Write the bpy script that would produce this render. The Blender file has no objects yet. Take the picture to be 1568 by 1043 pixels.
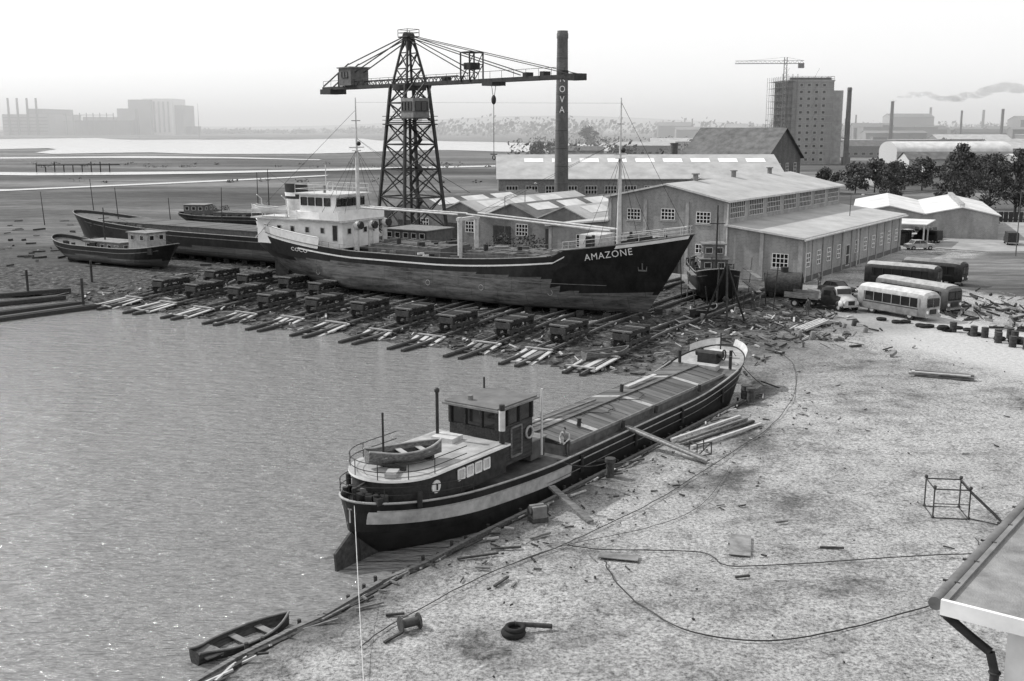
import bpy, math, random
import numpy as np
from mathutils import Vector, Matrix, noise, Euler
R=random.Random(7)
scene=bpy.context.scene
# ------------------------------------------------------------------ materials
_M={}
def mat(name,c,rough=.8,var=.25,scale=3.,detail=4,bump=0.,bscale=None,spec=.3,metal=0.,stretch=(1,1,1),c2=None,fine=0.):
    if name in _M: return _M[name]
    m=bpy.data.materials.new(name);m.use_nodes=True;nt=m.node_tree;N=nt.nodes;Lk=nt.links
    b=N['Principled BSDF'];b.inputs['Roughness'].default_value=rough
    b.inputs['Specular IOR Level'].default_value=spec;b.inputs['Metallic'].default_value=metal
    tc=N.new('ShaderNodeTexCoord');mp=N.new('ShaderNodeMapping');mp.inputs['Scale'].default_value=stretch
    Lk.new(tc.outputs['Object'],mp.inputs[0])
    n=N.new('ShaderNodeTexNoise');n.inputs['Scale'].default_value=scale;n.inputs['Detail'].default_value=detail;n.inputs['Roughness'].default_value=.65
    Lk.new(mp.outputs[0],n.inputs[0])
    r=N.new('ShaderNodeValToRGB');lo=c2 if c2 is not None else c*(1-var);hi=c*(1+var)
    r.color_ramp.elements[0].position=.32;r.color_ramp.elements[1].position=.68
    r.color_ramp.elements[0].color=(lo,lo,lo,1);r.color_ramp.elements[1].color=(hi,hi,hi,1)
    Lk.new(n.outputs[0],r.inputs[0]);Lk.new(r.outputs[0],b.inputs['Base Color'])
    if bump:
        n2=N.new('ShaderNodeTexNoise');n2.inputs['Scale'].default_value=bscale or scale*4;n2.inputs['Detail'].default_value=3
        Lk.new(mp.outputs[0],n2.inputs[0])
        bp=N.new('ShaderNodeBump');bp.inputs['Strength'].default_value=bump;bp.inputs['Distance'].default_value=.1
        Lk.new(n2.outputs[0],bp.inputs['Height']);Lk.new(bp.outputs[0],b.inputs['Normal'])
    _M[name]=m;return m
BLACK=mat('black_paint',.015,.45,.5,2,bump=.1,spec=.4)
DARK=mat('dark_steel',.028,.6,.5,3)
RUST=mat('rusty_iron',.055,.85,.5,4,bump=.3)
WHITE=mat('white_paint',.76,.5,.12,1.2)
OFFW=mat('offwhite_paint',.5,.6,.2,2)
GREY=mat('grey_paint',.18,.6,.3,2)
MGREY=mat('mid_grey_paint',.1,.6,.35,2)
LGREY=mat('light_grey',.34,.7,.25,2)
WOODD=mat('dark_wood',.045,.9,.5,2,stretch=(1,6,6))
WOODL=mat('pale_wood',.42,.9,.35,2,stretch=(1,6,6))
WOODM=mat('weathered_wood',.15,.9,.5,2,stretch=(1,6,6))
GLASS=mat('dark_glass',.02,.08,.3,1,spec=.5)
RUBBER=mat('rubber',.018,.9,.3,4)
ROPE=mat('rope',.06,.9,.3,5)
ROPEL=mat('pale_rope',.5,.9,.2,5)
SKIN=mat('skin',.33,.6,.1,5)
CLOTHD=mat('work_cloth',.07,.95,.3,8)
CLOTHL=mat('light_cloth',.4,.95,.2,8)
CHROME=mat('chrome',.5,.25,.1,3,metal=.8)
HAZEW=mat('distant_white',.7,.9,.08,.02)
HAZEG=mat('distant_grey',.3,.9,.12,.02)
HAZED=mat('distant_dark',.18,.9,.2,.02)
HILLM=mat('distant_hill',.2,.9,.15,.01)
CONC=mat('concrete',.33,.9,.25,.5)
def brickmat(name,c1,c2,mortar,sc=1.,lo=.6):
    m=bpy.data.materials.new(name);m.use_nodes=True;N=m.node_tree.nodes;L=m.node_tree.links;b=N['Principled BSDF'];b.inputs['Roughness'].default_value=.9
    tc=N.new('ShaderNodeTexCoord');sp=N.new('ShaderNodeSeparateXYZ');ad=N.new('ShaderNodeMath');cb=N.new('ShaderNodeCombineXYZ')
    L.new(tc.outputs['Object'],sp.inputs[0]);L.new(sp.outputs[0],ad.inputs[0]);L.new(sp.outputs[1],ad.inputs[1]);L.new(ad.outputs[0],cb.inputs[0]);L.new(sp.outputs[2],cb.inputs[1])
    br=N.new('ShaderNodeTexBrick');br.inputs['Scale'].default_value=sc
    for k,v in (('Color1',c1),('Color2',c2),('Mortar',mortar)): br.inputs[k].default_value=(v,v,v,1)
    br.inputs['Mortar Size'].default_value=.02;L.new(cb.outputs[0],br.inputs[0])
    n=N.new('ShaderNodeTexNoise');n.inputs['Scale'].default_value=.35;n.inputs['Detail'].default_value=8;n.inputs['Roughness'].default_value=.7
    mp=N.new('ShaderNodeMapping');mp.inputs['Scale'].default_value=(1.5,1.5,.5);L.new(tc.outputs['Object'],mp.inputs[0]);L.new(mp.outputs[0],n.inputs[0])
    r=N.new('ShaderNodeValToRGB');r.color_ramp.elements[0].position=.34;r.color_ramp.elements[0].color=(lo,lo,lo,1);r.color_ramp.elements[1].position=.6
    L.new(n.outputs[0],r.inputs[0])
    mx=N.new('ShaderNodeMix');mx.data_type='RGBA';mx.blend_type='MULTIPLY';mx.inputs[0].default_value=1
    L.new(br.outputs[0],mx.inputs[6]);L.new(r.outputs[0],mx.inputs[7]);L.new(mx.outputs[2],b.inputs['Base Color']);return m
BRF=brickmat('hall_brick',.34,.28,.4,1.5,.62)
BRS=brickmat('shed_brick',.2,.15,.26,1.5)
BRB=brickmat('block_brick',.3,.24,.36,.8,.7)
BRD=brickmat('dark_brick',.13,.09,.17,1.2)
def roofmat(name,c,dirx=True):
    m=mat(name,c,.8,.2,.3,8,bump=.0);N=m.node_tree.nodes;L=m.node_tree.links
    tc=N['Texture Coordinate'];wv=N.new('ShaderNodeTexWave');wv.bands_direction='X' if dirx else 'Y';wv.inputs['Scale'].default_value=1.6;wv.inputs['Distortion'].default_value=.3
    L.new(tc.outputs['Object'],wv.inputs[0]);bp=N.new('ShaderNodeBump');bp.inputs['Strength'].default_value=.35;bp.inputs['Distance'].default_value=.05
    L.new(wv.outputs[1],bp.inputs['Height']);L.new(bp.outputs[0],N['Principled BSDF'].inputs['Normal']);return m
ROOF=roofmat('corrugated_roof',.38)
ROOFD=mat('dark_roof',.12,.85,.35,.5,6,bump=.2)
ROOFL=roofmat('light_roof',.56)
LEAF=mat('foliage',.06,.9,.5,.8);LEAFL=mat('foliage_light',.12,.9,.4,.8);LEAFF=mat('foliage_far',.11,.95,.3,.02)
BARK=mat('bark',.05,.95,.4,4)
def streak(name,lo,hi,st=(.12,.12,2.2),rough=.6,plate=.55,c2=.72):
    m=mat(name,.1,rough);N=m.node_tree.nodes;L=m.node_tree.links
    N['Mapping'].inputs['Scale'].default_value=st
    n=N['Noise Texture'];n.inputs['Scale'].default_value=2.;n.inputs['Detail'].default_value=8;n.inputs['Roughness'].default_value=.75
    rr=N['Color Ramp'];r=rr.color_ramp;r.elements[0].position=.36;r.elements[1].position=.66
    r.elements[0].color=(lo,lo,lo,1);r.elements[1].color=(hi,hi,hi,1)
    sp=N.new('ShaderNodeSeparateXYZ');cb=N.new('ShaderNodeCombineXYZ');L.new(N['Texture Coordinate'].outputs['Object'],sp.inputs[0]);L.new(sp.outputs[0],cb.inputs[0]);L.new(sp.outputs[2],cb.inputs[1])
    br=N.new('ShaderNodeTexBrick');br.inputs['Scale'].default_value=.16;br.inputs['Mortar Size'].default_value=.005;L.new(cb.outputs[0],br.inputs[0])
    for k,v in (('Color1',1.),('Color2',c2),('Mortar',plate)): br.inputs[k].default_value=(v,v,v,1)
    mx=N.new('ShaderNodeMix');mx.data_type='RGBA';mx.blend_type='MULTIPLY';mx.inputs[0].default_value=1
    L.new(rr.outputs[0],mx.inputs[6]);L.new(br.outputs[0],mx.inputs[7]);L.new(mx.outputs[2],N['Principled BSDF'].inputs['Base Color']);return m
ANTI=streak('worn_antifouling',.04,.22,(.2,.2,1.0),.55,.6,.85)
BLKH=streak('hull_black',.008,.028,(.5,.5,.3),.42,.7)
HGREY=streak('hull_grey',.035,.13)
HATCH=mat('hatch_boards',.1,.8,.4,.6,6,stretch=(2.5,.4,1),bump=.1)
# ------------------------------------------------------------------ mesh builder
class Part:
    def __init__(s,name='body'): s.n=name;s.v=[];s.f=[];s.m=[];s.s=[];s.mats=[]
    def add(s,vs,fs,m,smooth=False):
        o=len(s.v);s.v+=[tuple(v) for v in vs]
        if m not in s.mats: s.mats.append(m)
        k=s.mats.index(m)
        for f in fs: s.f.append([i+o for i in f]);s.m.append(k);s.s.append(smooth)
    def box(s,x0,x1,y0,y1,z0,z1,m):
        v=[(x,y,z) for z in (z0,z1) for x,y in ((x0,y0),(x1,y0),(x1,y1),(x0,y1))]
        s.add(v,[(3,2,1,0),(4,5,6,7),(0,1,5,4),(1,2,6,5),(2,3,7,6),(3,0,4,7)],m)
    def rbox(s,c,sz,rot,m):
        M=Euler(rot).to_matrix();hx,hy,hz=[a/2 for a in sz]
        v=[Vector(c)+M@Vector((x,y,z)) for z in (-hz,hz) for x,y in ((-hx,-hy),(hx,-hy),(hx,hy),(-hx,hy))]
        s.add(v,[(3,2,1,0),(4,5,6,7),(0,1,5,4),(1,2,6,5),(2,3,7,6),(3,0,4,7)],m)
    def fr(s,p,q):
        p=Vector(p);q=Vector(q);d=(q-p);d=d.normalized() if d.length>1e-6 else Vector((0,0,1))
        up=Vector((0,0,1)) if abs(d.z)<.95 else Vector((1,0,0))
        a=d.cross(up).normalized();b=a.cross(d);return p,q,a,b
    def beam(s,p,q,w,h,m):
        p,q,a,b=s.fr(p,q);v=[]
        for o in (p,q):
            for i,j in ((-1,-1),(1,-1),(1,1),(-1,1)): v.append(o+a*(w/2*i)+b*(h/2*j))
        s.add(v,[(0,1,2,3),(7,6,5,4),(0,4,5,1),(1,5,6,2),(2,6,7,3),(3,7,4,0)],m)
    def cyl(s,p,q,r,m,r2=None,n=8,caps=True):
        if r2 is None:r2=r
        p,q,a,b=s.fr(p,q);v=[]
        for o,rr in ((p,r),(q,r2)):
            for i in range(n):
                t=2*math.pi*i/n;v.append(o+a*(rr*math.cos(t))+b*(rr*math.sin(t)))
        f=[(i,(i+1)%n,n+(i+1)%n,n+i) for i in range(n)]
        s.add(v,f,m,True)
        if caps: s.add(v[:n],[list(range(n))[::-1]],m);s.add(v[n:],[list(range(n))],m)
    def tube(s,pts,r,m,n=5):
        for i in range(len(pts)-1): s.cyl(pts[i],pts[i+1],r,m,n=n)
    def loft(s,rings,m,closed=True,caps=True,smooth=True):
        n=len(rings[0]);v=[p for r in rings for p in r];f=[]
        for i in range(len(rings)-1):
            for j in range(n if closed else n-1):
                f.append((i*n+j,i*n+(j+1)%n,(i+1)*n+(j+1)%n,(i+1)*n+j))
        s.add(v,f,m,smooth)
        if caps and closed: s.add(rings[0],[list(range(n))[::-1]],m);s.add(rings[-1],[list(range(n))],m)
    def ball(s,c,r,m,sc=(1,1,1),n=8):
        rings=[]
        for i in range(0,n+1):
            a=math.pi*min(max(i/n,.02),.98);rings.append([(c[0]+r*sc[0]*math.sin(a)*math.cos(t),c[1]+r*sc[1]*math.sin(a)*math.sin(t),c[2]-r*sc[2]*math.cos(a)) for t in [2*math.pi*k/(n+2) for k in range(n+2)]])
        s.loft(rings,m)
    def prism(s,pts,z0,z1,m,ms=None):
        n=len(pts);v=[(x,y,z0) for x,y in pts]+[(x,y,z1) for x,y in pts]
        s.add(v,[(i,(i+1)%n,n+(i+1)%n,n+i) for i in range(n)],ms or m);s.add(v,[list(range(n,2*n)),list(range(n))[::-1]],m)
    def xprism(s,prof,y0,y1,m):
        n=len(prof);v=[(x,y0,z) for x,z in prof]+[(x,y1,z) for x,z in prof]
        s.add(v,[(i,(i+1)%n,n+(i+1)%n,n+i) for i in range(n)]+[list(range(n,2*n)),list(range(n))[::-1]],m)
    def torus(s,c,R0,r,m,axis='z',n=16,k=6):
        rings=[]
        for i in range(n+1):
            a=2*math.pi*i/n;ring=[]
            for j in range(k):
                b=2*math.pi*j/k;rr=R0+r*math.cos(b);h=r*math.sin(b)
                q={'z':(rr*math.cos(a),rr*math.sin(a),h),'y':(rr*math.cos(a),h,rr*math.sin(a)),'x':(h,rr*math.cos(a),rr*math.sin(a))}[axis]
                ring.append((c[0]+q[0],c[1]+q[1],c[2]+q[2]))
            rings.append(ring)
        s.loft(rings,m,caps=False)
    def win(s,c,u,n,w,h,nx,ny,frame,glass,fw=.08):
        c=Vector(c);u=Vector(u).normalized();n=Vector(n).normalized();z=Vector((0,0,1))
        g=c+n*.02;a,b=u*(w/2),z*(h/2)
        s.add([g-a-b,g+a-b,g+a+b,g-a+b],[(0,1,2,3)],glass)
        for i in range(nx+1):
            o=c+n*.05+u*(-w/2+w*i/nx);s.beam(o-b,o+b,fw,fw,frame)
        for j in range(ny+1):
            o=c+n*.055+z*(-h/2+h*j/ny);s.beam(o-a,o+a,fw,fw,frame)
    def mesh(s):
        me=bpy.data.meshes.new(s.n);me.from_pydata(s.v,[],s.f)
        for m in s.mats: me.materials.append(m)
        me.polygons.foreach_set('material_index',s.m);me.polygons.foreach_set('use_smooth',s.s);me.update();return me
def obj(name,parts,loc=(0,0,0),rz=0.,rot=None,sc=1.):
    if isinstance(parts,Part): parts=[parts]
    if len(parts)==1:
        o=bpy.data.objects.new(name,parts[0].mesh())
    else:
        o=bpy.data.objects.new(name,None);o.empty_display_size=.5
    scene.collection.objects.link(o)
    if len(parts)>1:
        for p in parts:
            c=bpy.data.objects.new(p.n,p.mesh());scene.collection.objects.link(c);c.parent=o
    o.location=loc;o.rotation_euler=rot or (0,0,rz);o.scale=(sc,sc,sc);return o
def inst(name,src,loc,rz=0.,sc=1.):
    o=bpy.data.objects.new(name,src.data);scene.collection.objects.link(o);o.location=loc;o.rotation_euler=(0,0,rz);o.scale=(sc,)*3 if not isinstance(sc,tuple) else sc
    return o
# ------------------------------------------------------------------ camera, light, sky
cam=bpy.data.cameras.new('camera');cam.sensor_width=36;cam.lens=38.6;cam.clip_end=20000;cam.clip_start=.1
co=bpy.data.objects.new('camera',cam);scene.collection.objects.link(co);co.location=(0,0,18);co.rotation_euler=(math.radians(78.85),0,0);scene.camera=co
sd=Vector((-.9,.43,0)).normalized();el=math.radians(42);sv=Vector((sd.x*math.cos(el),sd.y*math.cos(el),math.sin(el)))
sun=bpy.data.lights.new('sun','SUN');sun.energy=3.7;sun.angle=math.radians(.6);sun.color=(1,.995,.985)
so=bpy.data.objects.new('sun',sun);scene.collection.objects.link(so);so.rotation_euler=sv.to_track_quat('Z','Y').to_euler();so.location=(-60,40,80)
w=bpy.data.worlds.new('World');scene.world=w;w.use_nodes=True;N=w.node_tree.nodes;L=w.node_tree.links;bg=N['Background']
sk=N.new('ShaderNodeTexSky');sk.sky_type='NISHITA';sk.sun_disc=False;sk.sun_elevation=el;sk.sun_rotation=math.atan2(sd.x,sd.y);sk.dust_density=1.5;sk.air_density=1;sk.ozone_density=1
bw=N.new('ShaderNodeRGBToBW');L.new(sk.outputs[0],bw.inputs[0])
hzn=N.new('ShaderNodeMath');hzn.operation='MULTIPLY_ADD';L.new(bw.outputs[0],hzn.inputs[0]);hzn.inputs[1].default_value=.45;hzn.inputs[2].default_value=6.6   # thin white cloud veil over the clear sky
L.new(hzn.outputs[0],bg.inputs[0]);bg.inputs[1].default_value=.12
scene.view_settings.view_transform='Standard';scene.view_settings.look='None';scene.view_settings.exposure=0
# ------------------------------------------------------------------ ground
BAS=[(-26,10),(-17,24),(-11.1,33.9),(-10,35.9),(-8.6,37.9),(-7.4,39.4),(-5.6,42.6),(-3.8,44.7),(-2.1,47.3),(.9,51.5),(2.7,54.1),(9.1,63.4),(16.3,74.0),(17.3,78),(14,81),(10.5,80.5),(7.2,81.5),(4.4,83.2),(.8,86),(-3.5,89.3),(-9.3,93.4),(-15.5,96.9),(-22.2,100.6),(-29.5,105.1),(-36.6,109.6),(-43.7,113.5),(-48.2,114),(-60,108),(-85,104),(-220,95),(-220,0),(-40,0)]
def segd(px,py,a,b):
    ax,ay=a;bx,by=b;dx,dy=bx-ax,by-ay;t=np.clip(((px-ax)*dx+(py-ay)*dy)/(dx*dx+dy*dy),0,1)
    return np.hypot(px-ax-t*dx,py-ay-t*dy)
def inside(px,py,poly):
    r=np.zeros(px.shape,bool)
    for i in range(len(poly)):
        (x1,y1),(x2,y2)=poly[i],poly[(i+1)%len(poly)]
        if y1==y2: continue
        c=((y1>py)!=(y2>py))&(px<(x2-x1)*(py-y1)/(y2-y1)+x1);r^=c
    return r
def polyd(px,py,poly,closed=True):
    n=len(poly);d=np.full(px.shape,1e9)
    for i in range(n if closed else n-1): d=np.minimum(d,segd(px,py,poly[i],poly[(i+1)%n]))
    return d
def sstep(x,a,b):
    t=np.clip((x-a)/(b-a),0,1);return t*t*(3-2*t)
def height(px,py):
    px=np.asarray(px,float);py=np.asarray(py,float)
    d=polyd(px,py,BAS);ins=inside(px,py,BAS);ds=polyd(px,py,BAS[15:28],False)
    slip=-.8*(1-np.clip(ds/14,0,1));bank=-.8*(1-sstep(d,0,1.6));out=np.minimum(slip,bank)
    return np.where(ins,-.8-np.minimum(d*.8,1.6),out)
def hz(x,y): return float(height([x],[y])[0])
def pin(x,y,poly): return bool(inside(np.array([x]),np.array([y]),poly)[0])
def axis(a,b,st,lo,hi):
    v=list(np.arange(a,b+1e-6,st));s=st;x=a
    while x>lo: s*=1.12;x-=s;v.insert(0,x)
    s=st;x=v[-1]
    while x<hi: s*=1.12;x+=s;v.append(x)
    return np.array(v)
xs=axis(-66,48,.75,-9000,9000);ys=axis(26,128,.75,-200,16000)
X,Y=np.meshgrid(xs,ys);px=X.ravel();py=Y.ravel();pz=height(px,py)
nz=np.array([noise.noise(Vector((a*.22,b*.22,0)))*.10+noise.noise(Vector((a*.9,b*.9,3)))*.05 if (-80<a<80 and 10<b<180) else 0 for a,b in zip(px,py)])
q=(px+43.7)*.532+(py-114.5)*.847;r_=(px+43.7)*.847-(py-114.5)*.532
nn=np.array([noise.fractal(Vector((a*.06,b*.06,0)),1,2,4) if b<400 else 0 for a,b in zip(px,py)])
dirt=sstep(q+nn*5,-4,0)*(1-sstep(q+nn*8,42,52))*(1-sstep(r_+nn*8,62,78))
dirt=np.maximum(dirt,.55*sstep(q+nn*6,-2,3)*(1-sstep(r_+nn*10,68,84))*(1-sstep(q,40,48)))
bankd=1-sstep(polyd(px,py,BAS)+nn*1.8,.5,3.6)
dirt=np.maximum(dirt,bankd*.85)
grass=np.maximum(sstep(-px+nn*8,18,32)*sstep(q+nn*6,40,50),sstep(py+nn*10,178,192)*(1-sstep(px,50,60)))
grass=np.maximum(grass,.85*sstep(-px+nn*10,45,55)*sstep(q+nn*8,10,20))
GP=[(46,126),(60,149),(68,156),(140,156),(140,110),(56,112)]
grass=np.maximum(grass,inside(px,py,GP)*1.);grass=np.maximum(grass,sstep(py,215,235))
RD=[(30,118),(31.5,104),(33.5,90),(38,79),(70,55),(85,75),(44,94),(41,99.6),(37,123)]
dr=polyd(px,py,RD);road=np.where(inside(px,py,RD),1,1-sstep(dr,0,3))
pz=pz+nz*(1+dirt*.8)*(1-.8*road)
nx_,ny_=len(xs),len(ys)
fc=[(j*nx_+i,j*nx_+i+1,(j+1)*nx_+i+1,(j+1)*nx_+i) for j in range(ny_-1) for i in range(nx_-1)]
me=bpy.data.meshes.new('ground');me.from_pydata(list(zip(px.tolist(),py.tolist(),pz.tolist())),[],fc)
at=me.color_attributes.new('zone','FLOAT_COLOR','POINT')
at.data.foreach_set('color',np.stack([dirt,grass,road,np.ones_like(dirt)],1).ravel())
me.polygons.foreach_set('use_smooth',[True]*len(fc))
g=bpy.data.objects.new('ground',me);scene.collection.objects.link(g)
m=bpy.data.materials.new('ground_mat');m.use_nodes=True;N=m.node_tree.nodes;L=m.node_tree.links;b=N['Principled BSDF'];b.inputs['Roughness'].default_value=.95;b.inputs['Specular IOR Level'].default_value=.1
geo=N.new('ShaderNodeNewGeometry');va=N.new('ShaderNodeVertexColor');va.layer_name='zone';sp=N.new('ShaderNodeSeparateColor');L.new(va.outputs[0],sp.inputs[0])
def nse(sc,det=4,rough=.6,st=None):
    n=N.new('ShaderNodeTexNoise');n.inputs['Scale'].default_value=sc;n.inputs['Detail'].default_value=det;n.inputs['Roughness'].default_value=rough
    if st:
        mp=N.new('ShaderNodeMapping');mp.inputs['Scale'].default_value=st;L.new(geo.outputs[0],mp.inputs[0]);L.new(mp.outputs[0],n.inputs[0])
    else: L.new(geo.outputs[0],n.inputs[0])
    return n.outputs[0]
def rmp(src,stops):
    r=N.new('ShaderNodeValToRGB');e=r.color_ramp.elements
    while len(e)<len(stops): e.new(.5)
    for k,(p_,c) in enumerate(stops): e[k].position=p_;e[k].color=(c,c,c,1)
    L.new(src,r.inputs[0]);return r.outputs[0]
def mixc(f,a,b_,mode='MIX'):
    x=N.new('ShaderNodeMix');x.data_type='RGBA';x.blend_type=mode
    for s_,v in ((0,f),(6,a),(7,b_)):
        if isinstance(v,(int,float)): x.inputs[s_].default_value=v if s_==0 else (v,v,v,1)
        else: L.new(v,x.inputs[s_])
    return x.outputs[2]
grav=rmp(nse(6,9,.9),[(.38,.05),(.46,.29),(.53,.5),(.62,.74)])
blot=rmp(nse(.12,9,.68),[(.36,.34),(.44,.76),(.53,1.)])
grav=mixc(1.,grav,blot,'MULTIPLY')
mid=rmp(nse(.55,8,.72),[(.36,.62),(.46,.88),(.55,1)]);grav=mixc(1.,grav,mid,'MULTIPLY')
spk=rmp(nse(2.2,8,.82),[(.34,.4),(.43,.88),(.5,1)]);grav=mixc(1.,grav,spk,'MULTIPLY')
dcol=rmp(nse(1.3,9,.8),[(.34,.012),(.48,.05),(.58,.13),(.72,.36)])
gcol=rmp(nse(.6,8,.75,(.25,1,1)),[(.3,.045),(.5,.1),(.68,.16)])
gb=rmp(nse(.02,6,.6,(.25,1,1)),[(.35,.6),(.5,1),(.62,1.8)]);gcol=mixc(1.,gcol,gb,'MULTIPLY')
rcol=rmp(nse(3,8,.7),[(.3,.34),(.6,.54)])
col=mixc(sp.outputs[2],grav,rcol);col=mixc(sp.outputs[0],col,dcol);col=mixc(sp.outputs[1],col,gcol)
L.new(col,b.inputs['Base Color'])
bp=N.new('ShaderNodeBump');bp.inputs['Strength'].default_value=.8;bp.inputs['Distance'].default_value=.14;L.new(nse(6,8,.8),bp.inputs['Height']);L.new(bp.outputs[0],b.inputs['Normal'])
me.materials.append(m)
# ------------------------------------------------------------------ water
m=bpy.data.materials.new('water_mat');m.use_nodes=True;N=m.node_tree.nodes;L=m.node_tree.links;b=N['Principled BSDF']
geo=N.new('ShaderNodeNewGeometry');b.inputs['Roughness'].default_value=.08;b.inputs['Base Color'].default_value=(.24,.24,.24,1);b.inputs['Specular IOR Level'].default_value=.9;b.inputs['IOR'].default_value=1.33
n1=nse(1.05,3,.6,(.5,2.1,1));n2=nse(.3,3,.5,(1,1.7,1));n3=nse(4,3,.6,(.6,1.9,1))
ma=N.new('ShaderNodeMath');ma.operation='MULTIPLY_ADD';L.new(n2,ma.inputs[0]);ma.inputs[1].default_value=.6;L.new(n1,ma.inputs[2])
mb=N.new('ShaderNodeMath');mb.operation='MULTIPLY_ADD';L.new(n3,mb.inputs[0]);mb.inputs[1].default_value=.2;L.new(ma.outputs[0],mb.inputs[2])
bp=N.new('ShaderNodeBump');bp.inputs['Strength'].default_value=1.;bp.inputs['Distance'].default_value=.62;L.new(mb.outputs[0],bp.inputs['Height']);L.new(bp.outputs[0],b.inputs['Normal'])
WATER=m
p=Part('water');p.add([(-260,-20,-.8),(25,-20,-.8),(25,120,-.8),(-260,120,-.8)],[(0,1,2,3)],WATER);obj('harbour_water',p)
RIV=WATER.copy();RIV.name='river_mat'
RIV.node_tree.nodes['Principled BSDF'].inputs['Base Color'].default_value=(.45,.45,.45,1);RIV.node_tree.nodes['Principled BSDF'].inputs['Roughness'].default_value=.25
RIV.node_tree.nodes['Bump'].inputs['Strength'].default_value=.2
def sheet(name,pts,z,mt):
    p=Part(name);p.add([(x,y,z) for x,y in pts],[list(range(len(pts)))],mt);return obj(name,p)
def strip(name,cl,z,mt):
    p=Part(name);P_=[]
    n=len(cl)
    for i in range(n-1):
        for k in range(8):
            t=k/8;a,b_=cl[i],cl[i+1];x=a[0]+(b_[0]-a[0])*t;y=a[1]+(b_[1]-a[1])*t;w_=(a[2]+(b_[2]-a[2])*t)*(1+.45*noise.noise(Vector((x*.013,y*.01,5))));y+=w_*.5*noise.noise(Vector((x*.008,0,2)));P_.append((x,y,w_))
    for a,b_ in zip(P_[:-1],P_[1:]): p.add([(a[0],a[1]-a[2]/2,z),(b_[0],b_[1]-b_[2]/2,z),(b_[0],b_[1]+b_[2]/2,z),(a[0],a[1]+a[2]/2,z)],[(0,1,2,3)],mt)
    return obj(name,p)
strip('river_water',[(-2400,1100,500),(-900,1080,520),(-420,1060,560),(-230,980,620),(-60,900,420),(80,900,260),(300,1000,200),(700,1200,160)],.35,RIV)
strip('creek_water',[(-360,436,22),(-170,402,24),(-110,418,22),(-60,446,24),(-10,480,16),(40,520,10)],.2,RIV)
strip('ditch_water',[(-300,300,9),(-140,304,11),(-90,360,10),(-62,396,8)],.15,RIV)
strip('tidal_pool_water',[(-430,560,20),(-217,612,34),(-150,600,20),(-90,560,8)],.2,RIV)
sheet('car_park_asphalt',[(62,162),(72,200),(120,200),(120,158),(68,157)],.06,mat('carpark',.28,.9,.25,.3,6))
# ------------------------------------------------------------------ hull tools
def hullf(L_,B,zt,rake,over,ent,run,bf=2.2,sf=2.5,eb=.8,es=.6,b0=1.3,s0=1.2,wo=.7):
    def S(s,w):
        x0=over*max(0,1-w/wo);x1=L_-rake*(1-w);x=x0+(x1-x0)*s;z=w*zt(x/L_)
        a=1.
        if s>1-ent: t=(s-1+ent)/ent;a=max(0,1-t**(b0+(bf-b0)*w))**(eb+(1-eb)*(1-w))
        elif s<run: t=(run-s)/run;a=max(0,1-t**(s0+(sf-s0)*w))**(es+(1-es)*(1-w))
        wl=min(1,w/.3);g=.72+.28*math.sqrt(1-(1-wl)**2)
        return (x,B/2*a*g,z)
    return S
def mk_hull(p,S,matf,ns=46,nw=14):
    sv_=[.5-.5*math.cos(math.pi*i/ns) for i in range(ns+1)]
    G=[[S(s,j/nw) for j in range(nw+1)] for s in sv_]
    for sg in (-1,1):
        for i in range(ns):
            for j in range(nw):
                a,b_,c,d=G[i][j],G[i+1][j],G[i+1][j+1],G[i][j+1]
                q_=[(v[0],v[1]*sg,v[2]) for v in (a,b_,c,d)]
                p.add(q_,[(0,1,2,3) if sg<0 else (3,2,1,0)],matf((a[0]+c[0])/2,(a[2]+c[2])/2,j/nw),True)
    for i in range(ns):
        a,b_=G[i][0],G[i+1][0];p.add([(a[0],a[1],a[2]),(a[0],-a[1],a[2]),(b_[0],-b_[1],b_[2]),(b_[0],b_[1],b_[2])],[(0,1,2,3)],matf(a[0],0,0))
def at_z(S,s,z):
    lo,hi=0.,1.2
    for _ in range(22):
        w_=(lo+hi)/2
        if S(s,w_)[2]<z: lo=w_
        else: hi=w_
    return w_
def mk_deck(p,S,zd,mt,s0=0,s1=1,n=40,sc=.985):
    pr=None
    for i in range(n+1):
        t=s0+(s1-s0)*(.5-.5*math.cos(math.pi*i/n));x=S(t,1)[0];w_=at_z(S,t,zd(x));v=S(t,min(w_,1));c=(v[0],v[1]*sc,zd(x))
        if pr: p.add([(pr[0],-pr[1],pr[2]),(c[0],-c[1],c[2]),(c[0],c[1],c[2]),(pr[0],pr[1],pr[2])],[(0,1,2,3)],mt)
        pr=c
def band(p,S,s0,s1,za,zb,mt,off=.03,n=30,sides=(-1,1)):
    for sg in sides:
        pr=None
        for i in range(n+1):
            t=s0+(s1-s0)*i/n;x=S(t,1)[0];pts=[]
            for zf in (za,zb):
                z=zf(x) if callable(zf) else zf
                w_=at_z(S,t,z);a=Vector(S(t,w_));e=.004
                b1=Vector(S(min(t+e,1),w_))-Vector(S(max(t-e,0),w_));c1=Vector(S(t,w_+e))-Vector(S(t,w_-e))
                nn_=b1.cross(c1)
                if nn_.length<1e-9: nn_=Vector((0,1,0))
                nn_.normalize()
                if nn_.y<0: nn_=-nn_
                a=a+nn_*off;pts.append((a.x,a.y*sg,a.z))
            if pr: p.add([pr[0],pts[0],pts[1],pr[1]],[(0,1,2,3)],mt)
            pr=pts
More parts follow.
